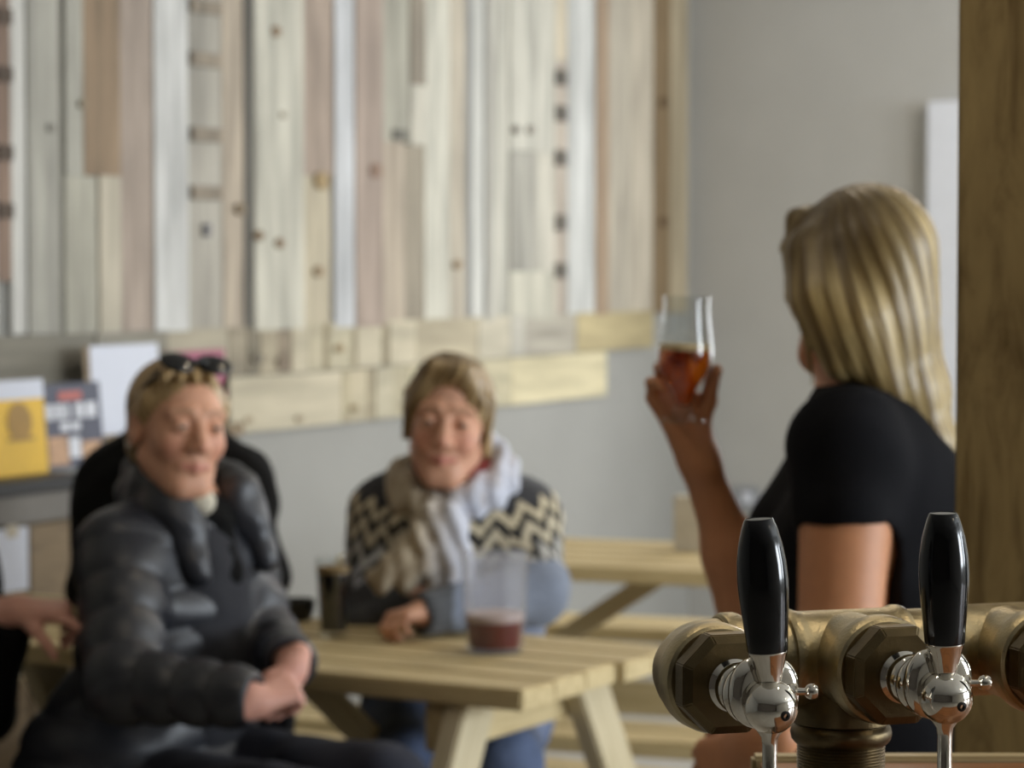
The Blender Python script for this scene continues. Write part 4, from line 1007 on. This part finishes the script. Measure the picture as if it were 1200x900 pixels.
# ---------------------------------------------------------------- C: standing blonde woman raising a glass
fC = Vector((-.93, .36, 0)); TC = orient(fC, (0, 0, 1)); RC = [list(r) for r in TC]; xC = TC @ Vector((1, 0, 0)); yC = TC @ Vector((0, 1, 0))
nkC = P(1014, 466, 3.68)
C = torso_joints(nkC, TC, .165, .05, .47); C['floor'] = 0.0; C['g'] = 1.06
C['HM'] = head_matrix(P(1004, 334, 3.69), (-.50, .866, .0), (.06, 0, 1), 1.03); C['hs'] = 1.03
C['shL'] = P(994, 520, 3.55); C['elL'] = P(983, 762, 3.47); C['wrL'] = P(896, 868, 3.34)
C['shR'] = P(1000, 520, 3.84); C['elR'] = P(882, 712, 3.74); C['wrR'] = P(817, 535, 3.71)
C['chest'] = nkC + Vector((.028, 0, -.20)); C['belly'] = nkC + Vector((.030, 0, -.33)); C['pelvis'] = nkC + Vector((.035, 0, -.50))
for q, s_ in (('L', 1), ('R', -1)):
    C['hip' + q] = C['pelvis'] + xC * s_ * .085 + Vector((0, 0, -.05)); C['kn' + q] = C['hip' + q] + Vector((-.01, 0, -.36)); C['an' + q] = C['kn' + q] + Vector((.02, 0, -.01)); C['an' + q].z = .085
    C['to' + q] = C['an' + q] + fC * .14; C['to' + q].z = .035
GP = P(797, 470, 3.655)   # axis of the raised glass at grip height
def exC(S):
    hand_ops(S, P(812, 520, 3.705), (-.38, .05, .92), (.42, -.90, .05), True, [(.45, 1.05, .8), (.55, 1.1, .8), (.6, 1.1, .8), (.6, 1.1, .8)], 1.02, (.18, .80), .10)
    S.u(cone(C['wrR'], P(812, 520, 3.705), .027, .026), .01)
    hand_ops(S, P(892, 874, 3.33), (-.55, .35, -.30), (.2, .9, -.4), False, [(.7, .9, .5)] * 4, .95, (.4, .3))
    for a, b, c_, d_ in (('shL', 'elL', .058, .050), ('elL', 'wrL', .050, .030)): S.u(cone(C[a], C[b], c_, d_), .03)
    S.u(cone(C['elR'], C['elR'].lerp(C['wrR'], .35), .040, .040), .03)
def colC(v): return face_col(v, C['HM'], 1.03, (192, 134, 96), (196, 124, 96), (170, 94, 80), (140, 110, 80))
pC = skin_obj(C, 'person', 'standing blonde woman in black t-shirt, seen from behind, holding up a glass', exC, colC)
eyes(C['HM'], 1.03, pC)
R_ = [list(r) for r in C['HM'].to_3x3().normalized()]; wC = lambda x, y, z: C['HM'] @ Vector((x, y, z))
S = Shape(); S.u(ell(wC(0, .018, .044), (.087, .108, .092), R_), .02); S.u(ell(wC(0, .055, -.030), (.084, .066, .085), R_), .03)
path = [(1026, 330, .080), (1046, 395, .062), (1070, 455, .048), (1092, 520, .032), (1106, 580, .020), (1112, 622, .010)]
pts = [P(x, y, 3.69 - .012 * i) for i, (x, y, r) in enumerate(path)]
for i in range(len(pts) - 1):
    for off in (-.5, .5): S.u(cone(pts[i] + xC * off * path[i][2] * 1.1, pts[i + 1] + xC * off * path[i + 1][2] * 1.1, path[i][2] * .80, path[i + 1][2] * .80), .03)
S.u(cone(P(962, 350, 3.61), P(982, 428, 3.60), .036, .020), .03); S.u(cone(P(952, 300, 3.64), P(962, 350, 3.61), .040, .036), .03); S.u(cone(P(1000, 380, 3.60), P(1040, 455, 3.61), .045, .025), .03)
S.u(cone(wC(.060, -.050, .080), wC(.078, -.030, -.020), .020, .014), .02); S.u(cone(wC(-.060, -.050, .080), wC(-.078, -.030, -.050), .020, .014), .02)
S.u(cone(wC(.03, -.074, .085), wC(.052, -.088, .045), .018, .010), .015); S.u(cone(wC(-.01, -.076, .088), wC(-.05, -.070, .050), .016, .010), .015)
shell_sub(C, S, 1.0)
S.u(cone(P(946, 402, 3.60), P(952, 452, 3.60), .0045, .002), .006); S.u(cone(P(940, 380, 3.60), P(946, 402, 3.60), .006, .0045), .006)
dC = Vector((.30, 0, -1)); oC = P(1000, 300, 3.70)
S.d(lambda Q: hairgroove(Q, oC, dC, .0018, 34, .6))
lo, hi = bounds([wC(0, 0, 0)] + pts, .16)
sdf_obj('long_hair', S, lo, hi, .0036, M['hair'], pC, haircol(oC, dC, (186, 164, 114), (104, 82, 44), (70, 54, 28), P(985, 270, 3.64), .14, 34))
# t-shirt
S = Shape(); S.u(ell(C['chest'] + Vector((0, 0, .01)), (.185, .126, .20), RC), .05); S.u(ell(C['belly'], (.165, .122, .2), RC), .07); S.u(ell(C['pelvis'] + Vector((0, 0, .04)), (.185, .145, .15), RC), .06)
S.u(ell(nkC - yC * .062 + Vector((-.0, 0, -.22)), (.125, .07, .075), RC), .05)
for q in 'LR':
    S.u(cone(nkC + Vector((0, 0, -.025)), C['sh' + q], .060, .066), .05); e = C['sh' + q].lerp(C['el' + q], .30 if q == 'L' else .56); S.u(cone(C['sh' + q], e, .074, .070), .03)
    dd = (C['el' + q] - C['sh' + q]).normalized()
    S.s(cone(e + dd * .075, e + dd * .2, .072, .09), .004)
S.s(cone(nkC + Vector((0, 0, .03)), nkC + Vector((-.01, 0, .12)), .060, .085), .008)
S.d(lambda Q: .005 * wob(Q, 4.0, 3.0)); lo, hi = bounds([C['shL'], C['shR'], C['pelvis'], nkC], .26)
sdf_obj('t_shirt', S, lo, hi, .0055, M['black_cloth'], pC)
legs(C, M['black_cloth'], M['shoe'], pC, 1.08)
# the raised tulip glass
ga = Vector((.03, 0, 1)).normalized(); g = empty('tulip_glass', P(800, 494, 3.655)); tag(g, 'tulip glass of amber ale held up by the blonde woman', 'glass')
gm = frame(P(800, 494, 3.655), ga)
out = [(0, 0), (.026, 0), (.029, .002), (.028, .005), (.014, .010), (.0125, .020), (.0140, .034), (.022, .048), (.0335, .064), (.0372, .082), (.0370, .100), (.0335, .125), (.0305, .150), (.0312, .168)]
inn = [(.0298, .168), (.0291, .150), (.0320, .125), (.0355, .100), (.0357, .082), (.0320, .066), (.0205, .050), (.0125, .036), (.0105, .022), (.0, .020)]
lathe('vessel', out + inn, M['glass'], g, gm, 48, caps=False)
lathe('ale', [(0, .0204), (.0100, .0222), (.0120, .036), (.0200, .050), (.0315, .066), (.0352, .082), (.0352, .096), (0, .096)], M['amber'], g, gm, 48, caps=False)
lathe('froth', [(0, .0962), (.0351, .0962), (.0350, .104), (0, .104)], M['foam'], g, gm, 48, caps=False)

# ---------------------------------------------------------------- D: dark figure behind A
fD = Vector((.30, -.95, 0)); TD = orient(fD, (.0, -.30, 1)); RD = [list(r) for r in TD]; xD = TD @ Vector((1, 0, 0))
nkD = P(207, 530, 5.62)
D = torso_joints(nkD, TD, .165, .04, .45); D['floor'] = 0.0; D['g'] = 1.08
D['HM'] = head_matrix(P(208, 500, 5.42), (.42, -.85, -.45), (.05, -.5, 1), .93); D['hs'] = .93
D['shR'] = P(142, 572, 5.66); D['shL'] = P(272, 572, 5.58); D['elR'] = P(118, 690, 5.62); D['wrR'] = P(170, 730, 5.42); D['elL'] = P(300, 672, 5.50); D['wrL'] = P(262, 722, 5.30)
for q in 'LR': D['wr' + q].z = .80
D['pelvis'] = Vector((nkD.x - .02, nkD.y + .16, .54)); D['belly'] = D['pelvis'].lerp(nkD, .38); D['chest'] = D['pelvis'].lerp(nkD, .68)
for q, s_ in (('L', 1), ('R', -1)):
    D['hip' + q] = D['pelvis'] + xD * s_ * .09; D['kn' + q] = D['hip' + q] + fD * .40; D['kn' + q].z = .545; D['an' + q] = D['kn' + q].copy(); D['an' + q].z = .09; D['to' + q] = D['an' + q] + fD * .14; D['to' + q].z = .035
def exD(S):
    hand_ops(S, D['wrR'], (.5, -.8, -.1), (0, 0, -1), True, [(.3, .5, .3)] * 4, 1.0)
    hand_ops(S, D['wrL'], (-.3, -.9, -.1), (0, 0, -1), False, [(.3, .5, .3)] * 4, 1.0)
pD = skin_obj(D, 'person', 'person in plain black coat hunched behind the woman in the quilted jacket', exD, lambda v: face_col(v, D['HM'], .93, SK, (206, 138, 118), (180, 100, 92), (80, 60, 44)), .004)
eyes(D['HM'], .93, pD)
R_ = [list(r) for r in D['HM'].to_3x3().normalized()]; wD = lambda x, y, z: D['HM'] @ Vector((x, y, z))
S = Shape(); S.u(ell(wD(0, .018, .042), (.079, .098, .085), R_), .02); S.u(ell(wD(0, .05, -.03), (.068, .05, .06), R_), .03); shell_sub(D, S, 1.0); S.s(ell(wD(0, -.105, .030), (.060, .046, .060), R_), .01)
S.d(lambda Q: hairgroove(Q, wD(0, .03, .1), wD(0, 0, 1) - wD(0, 0, 0), .0014, 44)); lo, hi = bounds([wD(0, 0, 0)], .16)
sdf_obj('hair', S, lo, hi, .0032, M['hair'], pD, haircol(wD(0, .03, .1), (0, 0, 1), (84, 66, 46), (40, 30, 22)))
S = Shape(); S.u(ell(D['chest'] + Vector((0, 0, .02)), (.215, .145, .20), RD), .06); S.u(ell(D['belly'], (.20, .15, .2), RD), .07); S.u(ell(D['pelvis'] + Vector((0, 0, .02)), (.21, .16, .13), RD), .06)
for q in 'RL':
    S.u(cone(nkD, D['sh' + q], .078, .082), .07); S.u(cone(D['sh' + q], D['el' + q], .078, .064), .04); S.u(cone(D['el' + q], D['wr' + q], .062, .044), .03)
S.s(cone(nkD + Vector((0, -.05, .03)), D['HM'].translation, .055, .07), .01)
S.d(lambda Q: .006 * wob(Q, 4.0, 5.0)); lo, hi = bounds([D[k] for k in ('shL', 'shR', 'elL', 'elR', 'wrL', 'wrR', 'pelvis')] + [nkD], .22); sdf_obj('black_coat', S, lo, hi, .006, M['coat'], pD)
legs(D, M['navy'], M['shoe'], pD, 1.05)

# ---------------------------------------------------------------- E: figure cut off by the left edge
fE = Vector((.90, -.42, 0)); TE = orient(fE, (.02, 0, 1)); RE = [list(r) for r in TE]; xE = TE @ Vector((1, 0, 0))
nkE = P(-125, 560, 4.72)
E_ = torso_joints(nkE, TE, .165, .05, .45); E_['floor'] = 0.0; E_['g'] = 1.06
E_['HM'] = head_matrix(nkE + Vector((.03, 0, .14)), (.9, -.4, -.1), (0, 0, 1), 1.0)
E_['shL'] = P(-52, 668, 4.82); E_['shR'] = P(-150, 668, 4.55); E_['elR'] = P(-130, 810, 4.5); E_['wrR'] = P(-75, 880, 4.30); E_['elL'] = P(-26, 830, 4.62); E_['wrL'] = P(8, 728, 4.50)
E_['pelvis'] = Vector((nkE.x - .05, nkE.y, .545)); E_['belly'] = E_['pelvis'].lerp(nkE, .38); E_['chest'] = E_['pelvis'].lerp(nkE, .68)
for q, s_ in (('L', 1), ('R', -1)):
    E_['hip' + q] = E_['pelvis'] + xE * s_ * .09; E_['kn' + q] = E_['hip' + q] + Vector((.12, -.40, 0)); E_['kn' + q].z = .54; E_['an' + q] = E_['kn' + q].copy(); E_['an' + q].z = .09; E_['to' + q] = E_['an' + q] + Vector((.06, -.13, 0)); E_['to' + q].z = .035
def exE(S):
    hand_ops(S, P(20, 716, 4.49), (.85, -.20, .02), (-.05, .2, -.95), False, [(.40, .15, .1), (1.0, 1.0, .6), (1.1, 1.0, .6), (1.1, 1.0, .6)], .96, (.3, .8), .04)
    S.u(cone(E_['wrL'], P(20, 716, 4.49), .028, .026), .01)
    hand_ops(S, P(-70, 886, 4.29), (.7, -.6, -.3), (0, .3, -1), True, [(.4, .6, .4)] * 4, 1.05)
pE = skin_obj(E_, 'person', 'person in black jacket cut off by the left edge, pointing with one hand', exE, lambda v: face_col(v, E_['HM'], 1, (206, 154, 136), (206, 138, 118), (180, 100, 92), (80, 60, 44)), .004)
eyes(E_['HM'], 1, pE)
R_ = [list(r) for r in E_['HM'].to_3x3().normalized()]; wE = lambda x, y, z: E_['HM'] @ Vector((x, y, z))
S = Shape(); S.u(ell(wE(0, .018, .042), (.080, .099, .086), R_), .02); S.u(ell(wE(0, .05, -.03), (.07, .052, .06), R_), .03); shell_sub(E_, S, 1.0); S.s(ell(wE(0, -.105, .030), (.060, .046, .060), R_), .01)
S.d(lambda Q: hairgroove(Q, wE(0, .03, .1), (0, 0, 1), .0014, 44)); lo, hi = bounds([wE(0, 0, 0)], .16)
sdf_obj('hair', S, lo, hi, .004, M['hair'], pE, haircol(wE(0, .03, .1), (0, 0, 1), (90, 72, 50), (44, 34, 24)))
S = Shape(); S.u(ell(E_['chest'], (.20, .138, .195), RE), .06); S.u(ell(E_['belly'], (.19, .15, .19), RE), .07); S.u(ell(E_['pelvis'] + Vector((0, 0, .02)), (.205, .16, .13), RE), .06)
for q in 'RL':
    S.u(cone(nkE, E_['sh' + q], .064, .070), .06); S.u(cone(E_['sh' + q], E_['el' + q], .072, .062), .035); S.u(cone(E_['el' + q], E_['wr' + q], .060, .044), .03)
    dd = (E_['wr' + q] - E_['el' + q]).normalized(); S.s(cone(E_['wr' + q] + dd * .03, E_['wr' + q] + dd * .09, .036, .042), .006)
S.s(cone(nkE, nkE + Vector((0, 0, .1)), .060, .08), .01)
S.d(lambda Q: .006 * wob(Q, 4.0, 6.0)); lo, hi = bounds([E_[k] for k in ('shL', 'shR', 'elL', 'elR', 'wrL', 'wrR', 'pelvis')] + [nkE], .22); sdf_obj('black_jacket', S, lo, hi, .006, M['coat'], pE)
legs(E_, M['navy'], M['shoe'], pE, 1.05)

# ================================================================== LIGHT
def area(name, loc, d, sx, sy, power, c=(1, 1, 1)):
    l = bpy.data.lights.new(name, 'AREA'); l.shape = 'RECTANGLE'; l.size = sx; l.size_y = sy; l.energy = power; l.color = c
    o = bpy.data.objects.new(name, l); COL.objects.link(o); o.location = loc; o.rotation_euler = Vector(d).to_track_quat('-Z', 'Y').to_euler(); return o
for (a, b), p in zip(WIN, (165, 105, 105)):
    area('window_daylight', RM @ Vector((X1 + .09, (a + b) / 2, (zs + zt) / 2)), -Ln, b - a - .1, zt - zs - .1, p, (.86, .93, 1))
area('window_daylight', RM @ Vector(((BW[0] + BW[1]) / 2, LYB + .09, (BW[2] + BW[3]) / 2)), -Lu, BW[1] - BW[0] - .1, BW[3] - BW[2] - .1, 45, (.93, .965, 1))
# ceiling spot lamps; the last two are added, unseen, to brighten the back wall
LP = [(-.2, 2.2), (1.9, 2.2), (0.3, 4.6), (1.9, 4.6), (-1.9, 4.6), (-1.6, 2.4), (-1.9, 6.4), (.6, 6.8), (-1.8, 7.8), (-.4, 7.8)]
proto = None
for i, (x, y) in enumerate(LP):
    p = RM @ Vector((x, y, ZC))
    if proto is None:
        proto = empty('ceiling_lamp', p); tag(proto, 'small dark unseen ceiling spot lamp', 'lamp', 'ceiling spot lamps')
        lathe('lamp_housing', [(0, 0), (.05, 0), (.05, -.02), (.015, -.022), (.015, -.08), (.045, -.09), (.055, -.20), (.050, -.20), (.042, -.10), (0, -.095)], M['lamp'], proto, world(proto), 24)
        r_ = proto
    else:
        r_ = proto.copy(); COL.objects.link(r_); r_.location = p
        for ch in list(proto.children):
            if ch.type == 'MESH': c_ = ch.copy(); COL.objects.link(c_); c_.parent = r_
    l = bpy.data.lights.new('lamp_bulb', 'POINT'); l.energy = 62 if i >= 8 else 15; l.color = (1, .84, .62) if i < 8 else (1, .92, .82); l.shadow_soft_size = .035
    lo_ = bpy.data.objects.new('lamp_bulb', l); COL.objects.link(lo_); lo_.location = p - Vector((0, 0, .19))
w = bpy.data.worlds.new('sky'); SC.world = w; w.use_nodes = True
bg = w.node_tree.nodes['Background']; bg.inputs['Color'].default_value = (.75, .86, 1, 1); bg.inputs['Strength'].default_value = .8
SC.view_settings.view_transform = 'Standard'; SC.view_settings.look = 'None'; SC.view_settings.exposure = -.06; SC.view_settings.gamma = 1
SC.view_settings.use_curve_mapping = False
SC.cycles.use_denoising = True; SC.cycles.sample_clamp_indirect = 6; SC.cycles.caustics_refractive = False; SC.cycles.caustics_reflective = False
SC.cycles.max_bounces = 10; SC.cycles.transmission_bounces = 10
bpy.context.view_layer.update()
